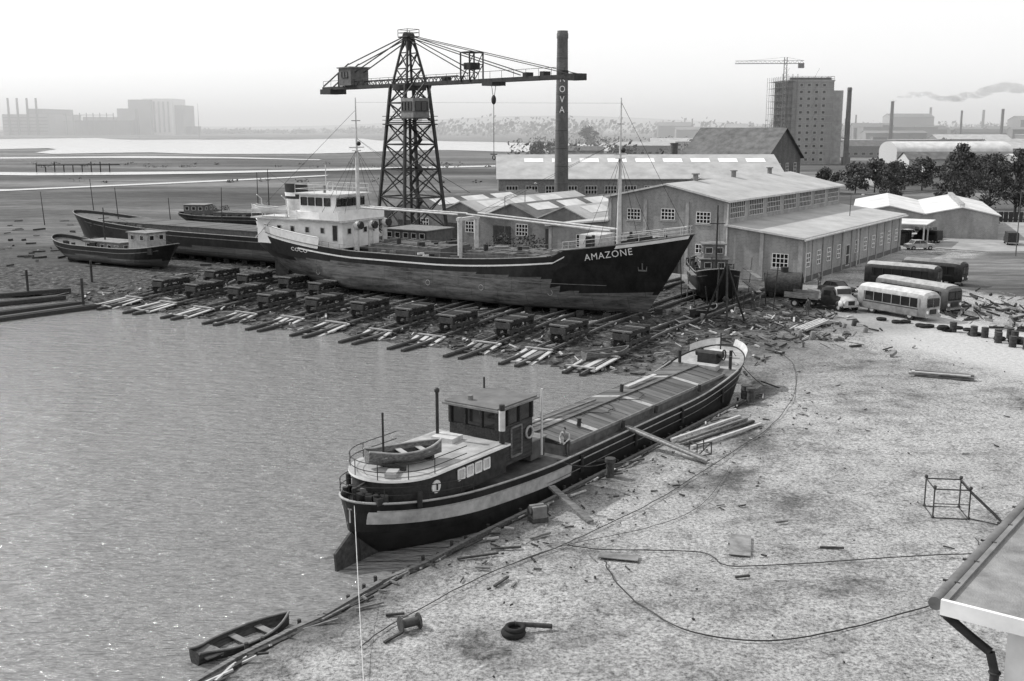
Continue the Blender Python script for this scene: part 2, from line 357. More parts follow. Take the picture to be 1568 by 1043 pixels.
def raill(p,S,z,s0,s1,r,mt,n=40,dy=0,post=None,h=0,sides=(-1,1)):
    for sg in sides:
        pts=[]
        for i in range(n+1):
            t=s0+(s1-s0)*(.5-.5*math.cos(math.pi*i/n));a=S(t,1);zz=z(a[0]) if callable(z) else a[2]+z
            pts.append((a[0],(a[1]+dy)*sg,zz))
        p.tube(pts,r,mt,n=5)
        if post:
            for i in range(0,n+1,post): q_=pts[i];p.cyl((q_[0],q_[1],q_[2]-h),q_,r,mt,n=5)
def rowboat_mesh(p,L_,B,H,o=(0,0,0),mo=WOODM,mi=WOODD,rim=LGREY):
    zt=lambda u:H*(1+.35*(2*u-1)**2)
    rings=[]
    n=14
    for i in range(n+1):
        u=i/n;a=max(.02,(1-abs(2*u-1)**2.4))
        if u<.15: a=max(a,.45)
        z=zt(u);rr=[]
        for y,zz in ((-1,1),(-.93,.5),(-.6,.05),(0,0),(.6,.05),(.93,.5),(1,1)): rr.append((o[0]+u*L_-L_/2,o[1]+y*a*B/2,o[2]+zz*z+(1-zz)*.1*abs(2*u-1)))
        rings.append(rr)
    p.loft(rings,mo,closed=False,caps=False)
    p.add(rings[0],[list(range(7))],mo)
    p.tube([r[0] for r in rings],.05,rim);p.tube([r[6] for r in rings],.05,rim)
    ir=[[(x,o[1]+(y-o[1])*.9,o[2]+(z-o[2])*.9+.08) for x,y,z in r[1:6]] for r in rings];p.loft(ir,mi,closed=False,caps=False)
    for u in (.22,.48,.74):
        a=(1-abs(2*u-1)**2.4)*B/2*.92;x=o[0]+u*L_-L_/2;p.box(x-.14,x+.14,o[1]-a,o[1]+a,o[2]+H*.68,o[2]+H*.74,rim)
def text_mesh(txt,size,sp_=1.):
    cu=bpy.data.curves.new('t','FONT');cu.body=txt;cu.size=size;cu.resolution_u=3;cu.space_character=sp_
    o=bpy.data.objects.new('t',cu);scene.collection.objects.link(o);bpy.context.view_layer.update()
    me=bpy.data.meshes.new_from_object(o.evaluated_get(bpy.context.evaluated_depsgraph_get()))
    v=[tuple(x.co) for x in me.vertices];f=[tuple(x.vertices) for x in me.polygons];bpy.data.objects.remove(o);return v,f
# ------------------------------------------------------------------ coaster
def coaster():
    Ls=54.5
    def zt(u):
        x=u*Ls;z=4.3
        if x<18:z+=1.7*(1-x/18)**1.4
        if x>28:z+=2.9*((x-28)/26.5)**1.7
        if x>42.5:z+=.5
        return z
    S=hullf(Ls,8.8,zt,4.6,5.5,.3,.26,bf=2.4,sf=2.4,eb=.75,es=.55,wo=.62)
    h=Part('hull')
    mk_hull(h,S,lambda x,z,w_: BLKH if (z>3.1 or (x>42 and z>1.9) or (x<9 and z>2.6)) else ANTI,ns=60,nw=24)
    band(h,S,.18,.80,lambda x:zt(x/Ls)-.78,lambda x:zt(x/Ls)-.62,WHITE)
    band(h,S,.885,.995,lambda x:zt(x/Ls)-.4,lambda x:zt(x/Ls)-.08,WHITE,n=14)
    band(h,S,.24,.40,lambda x:1.7,lambda x:2.55,mat('bare_patch',.15,.8,.4,1.5,6,stretch=(.4,.4,2)),n=6)
    band(h,S,.1,.9,lambda x:2.62,lambda x:2.68,GREY,n=30);band(h,S,.1,.86,lambda x:1.25,lambda x:1.28,MGREY,n=30)
    raill(h,S,0,0,.76,.07,GREY);raill(h,S,0,.785,1,.08,GREY)
    zd=lambda x:zt(x/Ls)-.9
    mk_deck(h,S,zd,MGREY)
    def onhull(x,z):
        s=x/Ls
        for _ in range(12):
            w_=at_z(S,min(max(s,0),1),z);xx=S(s,w_)[0];s+=(x-xx)/Ls
        return S(s,w_)[1]
    for txt,size,x0,z0,ex,sl in (('AMAZONE',.9,45.2,5.0,.93,.17),('COCO',.55,8.6,3.85,1.5,-.05)):
        v,f=text_mesh(txt,size,1.12);vs=[]
        for a in v:
            x=x0+a[0]*ex;z=z0+a[1]+(x-x0)*sl;vs.append((x,-onhull(x,z)-.09,z))
        h.add(vs,f,WHITE)
    for x in (12.5,27.5,34,41.5):
        y=onhull(x,1.7);h.torus((x,-y-.02,1.7),.26,.03,LGREY,'y',n=14,k=4)
    h.box(2.2,4.6,-.12,.12,.1,3.2,DARK);h.cyl((5.2,0,1.3),(5.9,0,1.3),.25,RUST)
    for k in range(4):
        a=k*math.pi/2+.4;h.rbox((5.3,.7*math.cos(a),1.3+.7*math.sin(a)),(.15,1.2,.5),(a,.4,0),RUST)
    xa=50.2;ya=-onhull(xa,4.6)-.12   # stockless anchor stowed against the bow
    h.cyl((xa,ya-.08,4.9),(xa,ya,4.2),.07,MGREY);h.cyl((xa-.4,ya+.0,4.2),(xa+.4,ya+.05,4.2),.09,MGREY);h.cyl((xa-.38,ya,4.2),(xa-.45,ya-.05,4.65),.07,MGREY,.02);h.cyl((xa+.38,ya+.05,4.2),(xa+.45,ya,4.65),.07,MGREY,.02)
    u=Part('superstructure')
    band(u,S,.03,.235,lambda x:zt(x/Ls)-.35,lambda x:zt(x/Ls)+.85,WHITE,off=.02,n=16)
    raill(u,S,.9,.0,.235,.05,WHITE)
    u.box(2.6,15.2,-3.1,3.1,4.3,7.1,WHITE);u.box(2.2,15.7,-3.7,3.7,7.1,7.25,OFFW)
    for y in (-3.1,3.1):
        for x in (4,6,8,10.2,12.4): u.win((x,y,6.1),(1,0,0),(0,y,0),.55,.6,1,1,OFFW,GLASS,.05)
        u.win((14.2,y,5.9),(1,0,0),(0,y,0),.7,1.7,1,1,OFFW,DARK,.05)
    for y in (-2,-.7,.7,2): u.win((15.2,y,6.1),(0,1,0),(1,0,0),.6,.6,1,1,OFFW,GLASS,.05)
    u.box(7.2,13.6,-2.7,2.7,7.25,8.0,WHITE)
    u.xprism([(8.5,8),(13.6,8),(13.9,9.9),(8.5,9.9)],-2.4,2.4,WHITE);u.box(8.0,14.5,-2.9,2.9,9.9,10.05,OFFW)
    for y in (-1.9,-.95,0,.95,1.9): u.win((13.82,y,9.15),(0,1,0),(1,0,0),.8,.9,1,1,DARK,GLASS,.06)
    for sg in (-1,1):
        for x in (9.2,10.3,11.4,12.6): u.win((x,2.4*sg,9.15),(1,0,0),(0,sg,0),.85,.85,1,1,DARK,GLASS,.06)
        u.box(9.4,15.4,2.7*sg-(1.2 if sg<0 else 0),2.7*sg+(1.2 if sg>0 else 0),7.26,7.36,OFFW)
        u.box(12.6,15.4,3.85*sg-.03,3.85*sg+.03,7.3,8.3,WHITE)
    u.box(15.36,15.42,-3.82,3.82,7.3,8.35,WHITE)
    for z in (10.5,11): u.tube([(8.2,-2.7,z),(14.2,-2.7,z),(14.2,2.7,z),(8.2,2.7,z),(8.2,-2.7,z)],.03,OFFW)
    for x,y in ((8.2,-2.7),(11,-2.7),(14.2,-2.7),(14.2,0),(14.2,2.7),(8.2,2.7),(11,2.7)): u.cyl((x,y,10),(x,y,11),.03,OFFW,n=5)
    ov=lambda x0,sx,z:[(x0+sx*1.5*math.cos(t),1.0*sx*math.sin(t),z) for t in [k*math.pi/8 for k in range(16)]]
    u.loft([ov(6.1,1,7.2),ov(6.0,1,9.2)],OFFW);u.loft([ov(6.0,1.01,9.2),ov(5.8,1.01,10.9)],BLACK);u.loft([ov(5.9,1.03,9.5),ov(5.85,1.03,9.9)],WHITE)
    for sg in (-1,1):
        for z in (7.7,8.15): u.tube([(2.3,3.6*sg,z),(9.2,3.6*sg,z)],.03,OFFW)
        for x in (2.3,4,5.8,7.5,9.2): u.cyl((x,3.6*sg,7.2),(x,3.6*sg,8.2),.03,OFFW,n=5)
        rowboat_mesh(u,5.,1.7,.75,(4.6,3.0*sg,7.6),WHITE,GREY,OFFW)
        for x in (2.7,6.5): u.tube([(x,2.3*sg,7.2),(x,2.4*sg,9.2),(x,3.1*sg,9.7)],.07,OFFW)
    for x,y in ((16.6,-2.4),(16.6,2.4),(17.4,-1)):
        u.cyl((x,y,3.6),(x,y,6.6),.28,OFFW);u.ball((x+.2,y,6.8),.5,OFFW);u.cyl((x+.4,y,6.85),(x+.75,y,6.85),.42,DARK)
    u.cyl((9,1.5,10),(9,1.5,13),.05,OFFW);u.tube([(11,-1,10),(11,-1,10.9)],.15,GREY);u.torus((12,-1.2,10.8),.5,.05,OFFW,'x')
    u.cyl((1.2,0,5.4),(.5,0,8.4),.05,OFFW);u.tube([(2.4,-3.3,4.8),(5.4,-3.4,7.2)],.06,OFFW)
    k=Part('deck_gear')
    for a,b_ in ((18.6,28),(31,41.2)):
        k.box(a,b_,-2.9,2.9,3.4,4.75,MGREY)
        k.xprism([(a+.1,4.75),(b_-.1,4.75),(b_-.1,5.0),(a+.1,5.0)],-2.7,2.7,HATCH);k.box(a+.05,b_-.05,-1.0,1.0,5.0,5.1,HATCH)
        for i in range(8):
            x=a+.6+(b_-a-1.2)*i/7;k.beam((x,-2.75,5.03),(x,2.75,5.06),.12,.1,GREY)
    for y in (-1.5,1.5): k.cyl((29.5,y,3.3),(29.5,y,8.2),.25,OFFW)
    k.beam((29.5,-1.9,8),(29.5,1.9,8),.35,.3,OFFW)
    k.cyl((29.5,0,3.4),(29.5,0,4.6),.5,DARK);k.box(28.6,30.4,-1.2,1.2,3.4,4.2,DARK)
    def mast(x,h0,hh):
        k.cyl((x,0,h0),(x,0,hh*.72),.25,OFFW,.17);k.cyl((x,0,hh*.72),(x,0,hh),.12,OFFW,.06,n=6)
        k.beam((x,-1.2,hh*.74),(x,1.2,hh*.74),.12,.12,OFFW);k.beam((x,-.7,hh*.88),(x,.7,hh*.88),.07,.07,DARK)
        k.box(x-.35,x+.35,-.35,.35,hh*.72,hh*.725,OFFW);k.ball((x+.3,0,hh*.76),.25,DARK,n=6)
        for sg in (-1,1):
            for dx in (-1.6,0,1.6): k.cyl((x+dx,4.1*sg,h0+1),(x,0,hh*.73),.022,DARK,n=4)
    mast(14.9,7.2,20.3);mast(46.8,5.6,19.9)
    k.cyl((46.8,0,19.5),(53.6,0,8.0),.02,DARK,n=4);k.cyl((14.9,0,19.8),(46.8,0,19.4),.008,DARK,n=4);k.cyl((14.9,0,19),(1.0,0,8.5),.02,DARK,n=4)
    for y in (-.9,.9):
        k.cyl((46.3,y,7.6),(30,y*1.1,8.5),.13,OFFW,.09);k.cyl((15.8,y*.8,8.6),(28.8,y,8.4),.12,OFFW,.09)
        k.cyl((46.8,0,16),(31,y,8.6),.016,DARK,n=4);k.cyl((14.9,0,16),(28,y,8.6),.016,DARK,n=4)
    k.box(43.4,45.6,-1.6,1.6,5.2,7.2,OFFW);k.win((43.4,0,6.4),(0,1,0),(-1,0,0),.8,1.6,1,1,DARK,DARK);k.win((44.5,-1.6,6.3),(1,0,0),(0,-1,0),.8,1.6,1,1,OFFW,DARK,.05)
    k.box(48.2,49.8,-1.1,1.1,6.3,7.2,DARK);k.cyl((49,-1.5,6.9),(49,1.5,6.9),.35,DARK)
    for x,y in ((45.4,-2.5),(51.2,-1),(51.2,1),(47,2.2)): k.cyl((x,y,6),(x,y,7.3),.16,DARK)
    raill(k,S,.75,.79,.99,.03,OFFW,n=20,post=3,h=.75);raill(k,S,.4,.79,.99,.02,OFFW,n=20)
    raill(k,S,.55,.24,.77,.022,GREY,n=30,post=2,h=.6)
    for i in range(46):
        x=R.uniform(17,43);y=R.choice((-3.5,3.5,-3.3,-3.6));k.rbox((x,y,3.7+R.random()*.5),(R.uniform(.2,1),R.uniform(.2,.5),R.uniform(.3,1.2)),(0,0,R.random()),R.choice((DARK,DARK,GREY,OFFW,MGREY)))
    for i in range(14):
        x=R.uniform(19,41);k.rbox((x,R.uniform(-2,2),5.2),(R.uniform(.2,1.6),R.uniform(.2,.9),R.uniform(.15,.5)),(0,0,R.random()*3),R.choice((DARK,GREY,WOODM,MGREY)))
    for x in (22,33,37): k.cyl((x,-2,5.1),(x,-2,5.7),.25,DARK)
    return obj('cargo_ship',[h,u,k],(-29.5,129,.5),math.atan2(-.532,.847))
coaster()
# ------------------------------------------------------------------ person
def person(name,loc,rz,pose='stand',shirt=CLOTHD,trous=CLOTHD,hair=DARK):
    J={'pel':(0,0,.95),'sp':(.02,0,1.15),'ch':(.03,0,1.35),'nk':(.05,0,1.5),
       'lh':(0,.1,.9),'lk':(.05,.13,.5),'la':(-.02,.14,.09),'lt':(.14,.16,.04),'rh':(0,-.1,.9),'rk':(.08,-.12,.5),'ra':(.02,-.13,.09),'rt':(.18,-.15,.04),
       'ls':(.02,.2,1.42),'le':(.0,.27,1.14),'lw':(.16,.25,.93),'rs':(.02,-.2,1.42),'re':(.02,-.27,1.14),'rw':(.2,-.22,.98)}
    if pose=='bend':
        J.update({'sp':(.08,0,1.14),'ch':(.2,0,1.31),'nk':(.3,0,1.43),'ls':(.22,.2,1.36),'rs':(.22,-.2,1.36),'le':(.3,.27,1.1),'re':(.32,-.27,1.1),'lw':(.48,.15,.95),'rw':(.5,-.15,.98),'lk':(.1,.13,.5),'rk':(-.06,-.12,.5),'ra':(-.2,-.13,.09),'rt':(-.05,-.15,.04)})
    rad={'pel':.15,'sp':.13,'ch':.15,'nk':.06,'lh':.1,'lk':.065,'la':.045,'lt':.04,'rh':.1,'rk':.065,'ra':.045,'rt':.04,'ls':.07,'le':.045,'lw':.032,'rs':.07,'re':.045,'rw':.032}
    E=[('pel','sp'),('sp','ch'),('ch','nk'),('pel','lh'),('lh','lk'),('lk','la'),('la','lt'),('pel','rh'),('rh','rk'),('rk','ra'),('ra','rt'),('ch','ls'),('ls','le'),('le','lw'),('ch','rs'),('rs','re'),('re','rw')]
    ks=list(J);me=bpy.data.meshes.new('body');me.from_pydata([J[k] for k in ks],[(ks.index(a),ks.index(b_)) for a,b_ in E],[])
    o=bpy.data.objects.new('tmp',me);scene.collection.objects.link(o)
    sm=o.modifiers.new('s','SKIN')
    for i,k in enumerate(ks): me.skin_vertices[0].data[i].radius=(rad[k],rad[k]*1.1);me.skin_vertices[0].data[i].use_root=(k=='pel')
    sb=o.modifiers.new('d','SUBSURF');sb.levels=2;sb.render_levels=2
    bpy.context.view_layer.update();dg=bpy.context.evaluated_depsgraph_get();m2=bpy.data.meshes.new_from_object(o.evaluated_get(dg));bpy.data.objects.remove(o)
    b_=Part('body')
    vs=[tuple(v.co) for v in m2.vertices]
    for f in m2.polygons:
        c=f.center;mt=trous if c.z<.97 and abs(c.y)<.23 else shirt
        if c.z<.1: mt=BLACK
        b_.add([vs[i] for i in f.vertices],[tuple(range(len(f.vertices)))],mt,True)
    nk=Vector(J['nk']);hc=nk+Vector((.05,0,.15))
    H_=Part('head');H_.cyl(nk-Vector((0,0,.06)),hc-Vector((.01,0,.04)),.055,SKIN)
    H_.ball(hc,.115,SKIN,(.85,.72,1.08),10);H_.ball(hc+Vector((-.02,0,.03)),.118,hair,(.88,.76,1.0),10)
    H_.add([hc+Vector((.09,-.018,-.02)),hc+Vector((.09,.018,-.02)),hc+Vector((.125,0,-.03)),hc+Vector((.095,0,.03))],[(0,1,2),(0,2,3),(1,3,2)],SKIN)
    H_.beam(hc+Vector((.088,-.025,-.06)),hc+Vector((.088,.025,-.06)),.01,.008,DARK)
    for sg in (-1,1): H_.ball(hc+Vector((0,.083*sg,-.01)),.025,SKIN,(.7,.4,1),5);H_.ball(hc+Vector((.092,.033*sg,.015)),.01,DARK,n=5)
    Hn=Part('hands')
    for k,e,sg in (('lw','le',1),('rw','re',-1)):
        w_=Vector(J[k]);d=(w_-Vector(J[e])).normalized();sd_=Vector((0,1,0))
        Hn.loft([[w_+d*t*.09+sd_*a*ww+d.cross(sd_)*c*.015 for a,c in ((-1,-1),(1,-1),(1,1),(-1,1))] for t,ww in ((0,.028),(.5,.042),(1,.04))],SKIN)
        for j in range(4):
            o_=w_+d*.09+sd_*(-.03+.02*j);l=(.06,.075,.07,.055)[j];Hn.tube([o_,o_+d*l*.55,o_+d*l*.9-Vector((0,0,.02))],.009,SKIN)
        o_=w_+d*.03-sd_*.035*sg;Hn.tube([o_,o_+d*.03-sd_*.025*sg,o_+d*.06-sd_*.03*sg],.01,SKIN)
    return obj(name,[b_,H_,Hn],loc,rz)
# ------------------------------------------------------------------ near barge
def barge():
    Lb=39.5
    def zt(u):
        x=u*Lb;z=2.45
        if x<13:z+=1.15*((13-x)/13)**1.5
        if x>28:z+=1.5*((x-28)/11.5)**2
        return z
    S=hullf(Lb,5.1,zt,1.6,2.6,.13,.17,bf=2.9,sf=2.3,eb=.55,es=.5,wo=.6)
    h=Part('hull')
    mk_hull(h,S,lambda x,z,w_:BLKH,ns=60,nw=26)
    BG=mat('band_grey',.4,.6,.3,1.5,6)
    band(h,S,.0,.36,lambda x:zt(x/Lb)-1.0,lambda x:zt(x/Lb)-.42,BG,n=34,off=.012)
    band(h,S,.0,.97,lambda x:zt(x/Lb)-.40,lambda x:zt(x/Lb)-.33,LGREY,n=50,off=.05)
    band(h,S,.3,.98,lambda x:zt(x/Lb)-.85,lambda x:zt(x/Lb)-.8,GREY,n=30,off=.05)
    raill(h,S,0,0,.9,.06,LGREY)
    zd=lambda x:zt(x/Lb)-(.35 if x<12 else (.12 if x<34 else .1))
    mk_deck(h,S,zd,MGREY)
    mk_deck(h,S,lambda x:zt(x/Lb)-.085,mat('foredeck_paint',.3,.8,.4,1,6),.905,.995,n=14)
    band(h,S,.955,.998,lambda x:zt(x/Lb)-.3,lambda x:zt(x/Lb)+.45,OFFW,n=12,off=.02)
    h.xprism([(-.9,.1),(.9,.1),(2.2,1.0),(.9,2.4),(.2,2.3),(-1.0,1.5)],-.06,.06,RUST);h.cyl((.55,0,.3),(.3,0,4.1),.09,DARK)
    h.beam((.2,0,4.0),(1.6,0,4.2),.1,.1,DARK)
    for x in (15,21,27,33): h.cyl((x,-2.62,1.4),(x,-2.62,2.3),.1,DARK)
    c=Part('stern_cabin')
    n=20
    def outline(x0,x1,hw,ex=2.2):
        pts=[]
        for i in range(n+1):
            a=math.pi/2+math.pi*i/n;pts.append((x0+ex+ex*math.cos(a),hw*math.sin(a)))
        return pts+[(x1,-hw),(x1,hw)]
    c.prism(outline(1.1,8.8,2.05),2.9,4.25,WOODD,DARK)
    c.prism(outline(.95,9.0,2.2,2.3),4.25,4.35,LGREY,WHITE)
    c.prism(outline(1.4,8.7,1.95,2.05),4.35,4.39,mat('cabin_roof',.32,.8,.3,1.2,6))
    for x in (5.2,5.85,6.5,7.15):
        for sg in (-1,1): c.win((x,2.05*sg,3.8),(1,0,0),(0,sg,0),.48,.5,1,1,WHITE,OFFW,.06)
    for sg in (-1,1): c.cyl((3.4,2.02*sg,3.7),(3.4,2.09*sg,3.7),.3,WHITE,n=16);c.beam((3.4,2.11*sg,3.55),(3.4,2.11*sg,3.85),.1,.04,DARK)
    for z in (4.7,5.05):
        pts=[(x,y,z) for x,y in outline(1.0,8.4,2.12,2.25)[:-2]];c.tube([(5.6,2.12,z)]+pts+[(5.6,-2.12,z)],.022,DARK)
    for i in range(0,n+1,4):
        x,y=outline(1.0,8.4,2.12,2.25)[i];c.cyl((x,y,4.35),(x,y,5.05),.022,DARK,n=5)
    for x,y in ((.7,-.9),(.7,.9),(2.2,-2.1),(2.2,2.1)): c.cyl((x,y,3.1),(x,y,3.85),.12,DARK)
    for z in (3.95,4.3): raill(c,S,z-3.6,0,.14,.022,DARK,n=16,post=4 if z>4 else None,h=.8)
    for i in range(14): c.rbox((R.uniform(.6,1.3),R.uniform(-1.2,1.2),3.4+R.random()*.3),(.3,.3,.3),(0,0,R.random()*3),R.choice((DARK,GREY,WOODM,DARK)))
    c.rbox((7.6,.6,4.5),(1.0,1.2,.25),(0,0,.1),OFFW);c.rbox((1.9,-.8,4.47),(.8,.5,.2),(0,0,.5),LGREY);c.tube([(5.5+.4*math.cos(t),1.2+.4*math.sin(t),4.42) for t in np.arange(0,6.5,.5)],.05,ROPE)
    w_=Part('wheelhouse')
    w_.box(8.9,12.0,-1.45,1.45,2.9,4.9,WOODD)
    for x in (8.9,9.9,10.9,12.0):
        for y in (-1.42,1.42): w_.beam((x,y,4.9),(x,y,5.85),.12,.12,WOODD)
    for y in (-.5,.5):
        for x in (8.93,11.97): w_.beam((x,y,4.9),(x,y,5.85),.1,.1,WOODD)
    for x0,x1,y0,y1 in ((9,11.9,-1.38,-1.36),(9,11.9,1.36,1.38),(8.98,9.0,-1.38,1.38),(11.9,11.92,-1.38,1.38)): w_.box(x0,x1,y0,y1,4.9,5.85,GLASS)
    w_.box(8.6,12.3,-1.7,1.7,5.85,5.95,GREY);w_.box(8.7,12.2,-1.6,1.6,5.95,6.02,mat('wh_roof',.13,.8,.3,1,6));w_.cyl((9.5,.6,6.0),(9.5,.6,6.25),.15,GREY)
    w_.win((10.5,-1.45,4.0),(1,0,0),(0,-1,0),.9,1.5,1,1,WOODM,WOODD);w_.torus((11.6,-1.55,4.2),.3,.06,LGREY,'y')
    w_.cyl((8.7,-1.9,4.3),(8.7,-1.9,6.3),.14,DARK);w_.cyl((8.7,-1.9,5.0),(8.7,-1.9,6.0),.16,OFFW)
    w_.cyl((12.5,-1.7,2.8),(12.5,-1.7,6.3),.06,OFFW);w_.cyl((11.9,1.5,6),(11.9,1.5,6.6),.05,DARK)
    w_.cyl((2.6,.3,4.4),(2.6,.3,6.9),.05,DARK);w_.cyl((7.6,1.2,4.4),(7.6,1.2,6.7),.08,DARK);w_.ball((7.6,1.2,6.8),.14,DARK)
    w_.box(12.1,13.4,-1.3,1.3,2.5,3.5,MGREY);w_.box(12.0,13.5,-1.4,1.4,3.5,3.58,GREY)
    t=Part('hatches')
    a,b0=14.2,34.5
    t.box(a,b0,-1.98,1.98,2.2,3.0,MGREY)
    hs=[mat('hatch_%d'%i,v,.85,.35,.9,6,stretch=(2,.4,1)) for i,v in enumerate((.08,.1,.115,.135,.095))]
    nb=int((b0-a)/.5)
    for i in range(nb):
        x=a+.05+i*.5
        for sg in (-1,1):
            mt=R.choice(hs) if i%13!=6 else LGREY
            z0=3.0+R.uniform(0,.02);z1=z0+.3
            t.add([(x,2.02*sg,z0),(x+.47,2.02*sg,z0),(x+.47,0,z1),(x,0,z1)],[(0,1,2,3) if sg<0 else (3,2,1,0)],mt)
            t.add([(x,2.02*sg,z0-.08),(x+.47,2.02*sg,z0-.08),(x+.47,2.02*sg,z0),(x,2.02*sg,z0)],[(0,1,2,3)],mt)
    t.add([(a,-2,2.98),(b0,-2,2.98),(b0,0,3.27),(a,0,3.27),(a,2,2.98),(b0,2,2.98)],[(0,1,2,3),(3,2,5,4)],DARK)
    t.beam((a,-2.06,2.95),(b0,-2.06,2.95),.06,.16,GREY);t.beam((a,2.06,2.95),(b0,2.06,2.95),.06,.16,GREY)
    t.beam((a,-.05,3.36),(b0,-.05,3.36),.14,.05,MGREY)
    t.add([(a,-1.98,2.9),(a,1.98,2.9),(a,0,3.3)],[(0,1,2)],DARK);t.add([(b0,-1.98,2.9),(b0,1.98,2.9),(b0,0,3.3)],[(2,1,0)],DARK)
    t.tube([(a+x,-.6+.5*math.sin(x*1.7)+.2*math.sin(x*5),3.36-.12*abs(-.6+.5*math.sin(x*1.7))) for x in np.arange(3,12,.4)],.025,BLACK,4)
    for x,y,z in ((17,-1.2,3.2),(25,.6,3.3),(24,-2.3,2.6),(30,-2.3,2.7),(20,-2.3,2.6)): t.cyl((x,y,z),(x+.05,y,z+.45),.12,DARK)
    t.beam((15,1.0,3.35),(22,.7,3.4),.14,.1,WOODM);t.beam((26,.8,3.4),(30,.9,3.4),.3,.05,WOODL)
    f=Part('foredeck_gear')
    f.box(36.0,37.0,-.7,.7,3.2,3.9,DARK);f.cyl((36.5,-1.0,3.8),(36.5,1.0,3.8),.24,DARK);f.torus((36.5,-1.05,3.8),.35,.05,DARK,'y')
    f.box(34.8,35.6,-1.2,1.2,2.6,3.3,LGREY);f.cyl((38.3,0,3.5),(38.3,0,5.0),.05,DARK);f.box(37.4,38.0,-.5,.5,3.6,3.85,OFFW)
    for x,y in ((35.7,-1.9),(35.7,1.9),(37.6,-1.1),(37.6,1.1)): f.cyl((x,y,3.1),(x,y,3.95),.12,DARK)
    rb=Part('rowboat');rowboat_mesh(rb,3.7,1.5,.55,(0,0,0),WOODM,WOODD,LGREY)
    for v in range(len(rb.v)):
        x,y,z=rb.v[v];an=-.45;rb.v[v]=(3.6+x*math.cos(an)-y*math.sin(an),-.1+x*math.sin(an)+y*math.cos(an),z+4.52)
    rb.box(2.6,2.75,-.9,.9,4.38,4.6,WOODD);rb.box(4.6,4.75,-.9,.9,4.38,4.6,WOODD)
    return obj('river_barge',[h,c,w_,t,f,rb],(-7.0,45.0,-1.5),math.atan2(.822,.57))
barge()
cb,sb_=.57,.822
def bl(x,y,z): return (-7.0+cb*x-sb_*y,45+sb_*x+cb*y,z-1.5)
person('worker',bl(14.1,-2.25,2.36),math.radians(-120),'bend',shirt=CLOTHL,trous=CLOTHD)
for (x,y,z,a) in ((34.2,121,0,3.6),(28.3,103.5,0,2),(24,108,0,4)): person('yard_worker',(x,y,z),a)
# ------------------------------------------------------------------ other ships on the slip
def simple_ship(name,loc,rz,Ls,B,H0,sb,ss,hm,deck=MGREY,house=None,hatch=None,low=ANTI,mastx=None):
    def zt(u): return H0+sb*max(0,(u-.6)/.4)**2+ss*max(0,(.3-u)/.3)**2
    S=hullf(Ls,B,zt,1.8,2,.2,.2,bf=2.5,sf=2.3,eb=.65,es=.55)
    h=Part('hull');mk_hull(h,S,lambda x,z,w_:hm if z>H0*.45 else low,ns=36,nw=10)
    raill(h,S,0,0,1,.07,GREY,n=26);mk_deck(h,S,lambda x:zt(x/Ls)-.4,deck);band(h,S,.05,.95,lambda x:zt(x/Ls)-.62,lambda x:zt(x/Ls)-.54,GREY,n=20)
    k=Part('upperworks')
    if hatch:
        a,b_=hatch;k.box(a,b_,-B*.38,B*.38,H0-.5,H0+.6,MGREY)
        n=int((b_-a)/1.5)
        for i in range(n): x=a+i*1.5+.1;k.box(x,x+1.35,-B*.4,B*.4,H0+.6,H0+.68+R.random()*.04,HATCH)
    if house:
        for a,b_,hw,z0,z1,mt in house:
            k.box(a,b_,-hw,hw,z0,z1,mt);k.box(a-.2,b_+.2,-hw-.2,hw+.2,z1,z1+.1,GREY)
            for sg in (-1,1):
                nw=max(1,int((b_-a)/1.2))
                for i in range(nw): k.win((a+(i+.5)*(b_-a)/nw,hw*sg,z1-.6),(1,0,0),(0,sg,0),.7,.6,1,1,OFFW,GLASS,.06)
            for y in (-hw*.5,hw*.5): k.win((b_,y,z1-.6),(0,1,0),(1,0,0),.7,.6,1,1,OFFW,GLASS,.06)
    if mastx:
        for x,hh in mastx: k.cyl((x,0,H0-.5),(x,0,hh),.12,DARK,.06);k.cyl((x,0,hh*.95),(Ls*.97,0,H0+sb),.02,DARK,n=4);k.beam((x,-.8,hh*.8),(x,.8,hh*.8),.08,.08,DARK)
    for i in range(20): x=R.uniform(.1,.9)*Ls;y=R.choice((-1,1))*B*.4;k.rbox((x,y,H0),(R.uniform(.2,.9),.4,R.uniform(.4,1)),(0,0,R.random()),R.choice((DARK,DARK,GREY,MGREY)))
    return obj(name,[h,k],loc,rz)
AX=math.atan2(-.532,.847)
simple_ship('cargo_barge',(-6,127.8,.6),AX+math.pi,70,8,3.2,1.6,.9,BLKH,hatch=(12,60),house=[(3,9,2.6,3,5.2,MGREY)],low=HGREY)
simple_ship('tugboat',(-62,149.6,.3),AX,23.5,5,2.1,.9,.9,BLKH,house=[(16.5,20,1.5,1.8,4.2,LGREY),(8,15,1.6,1.8,2.7,GREY)],mastx=[(10,7)],low=HGREY)
simple_ship('tugboat',(21.8,124,.3),math.radians(-93),15,4.4,2.6,.9,.6,BLKH,house=[(4,9,1.4,2.2,3.7,MGREY),(6,8.4,1.1,3.8,5.2,GREY)],mastx=[(10.2,9.5)],low=BLKH)
p=Part('poles')
for i in range(16):
    x=R.uniform(17.5,26);y=R.uniform(106,118);h=R.uniform(1.5,5);p.cyl((x,y,0),(x+R.uniform(-.4,.4),y+R.uniform(-.4,.4),h),.06,R.choice((WOODD,WOODM,DARK)),n=5)
for z in (1.6,3.0): p.beam((18.4,110,z),(18.6,117,z),.5,.06,WOODM);p.beam((24.6,108,z),(24.8,116,z),.5,.06,WOODM)
obj('staging_poles',p)
simple_ship('lying_barge',(-62,205,0),-.2,30,6,1.5,.8,.5,BLKH,hatch=(8,22),low=BLKH,house=[(2,6,1.8,1.5,3.4,MGREY)],mastx=[(18,10)])
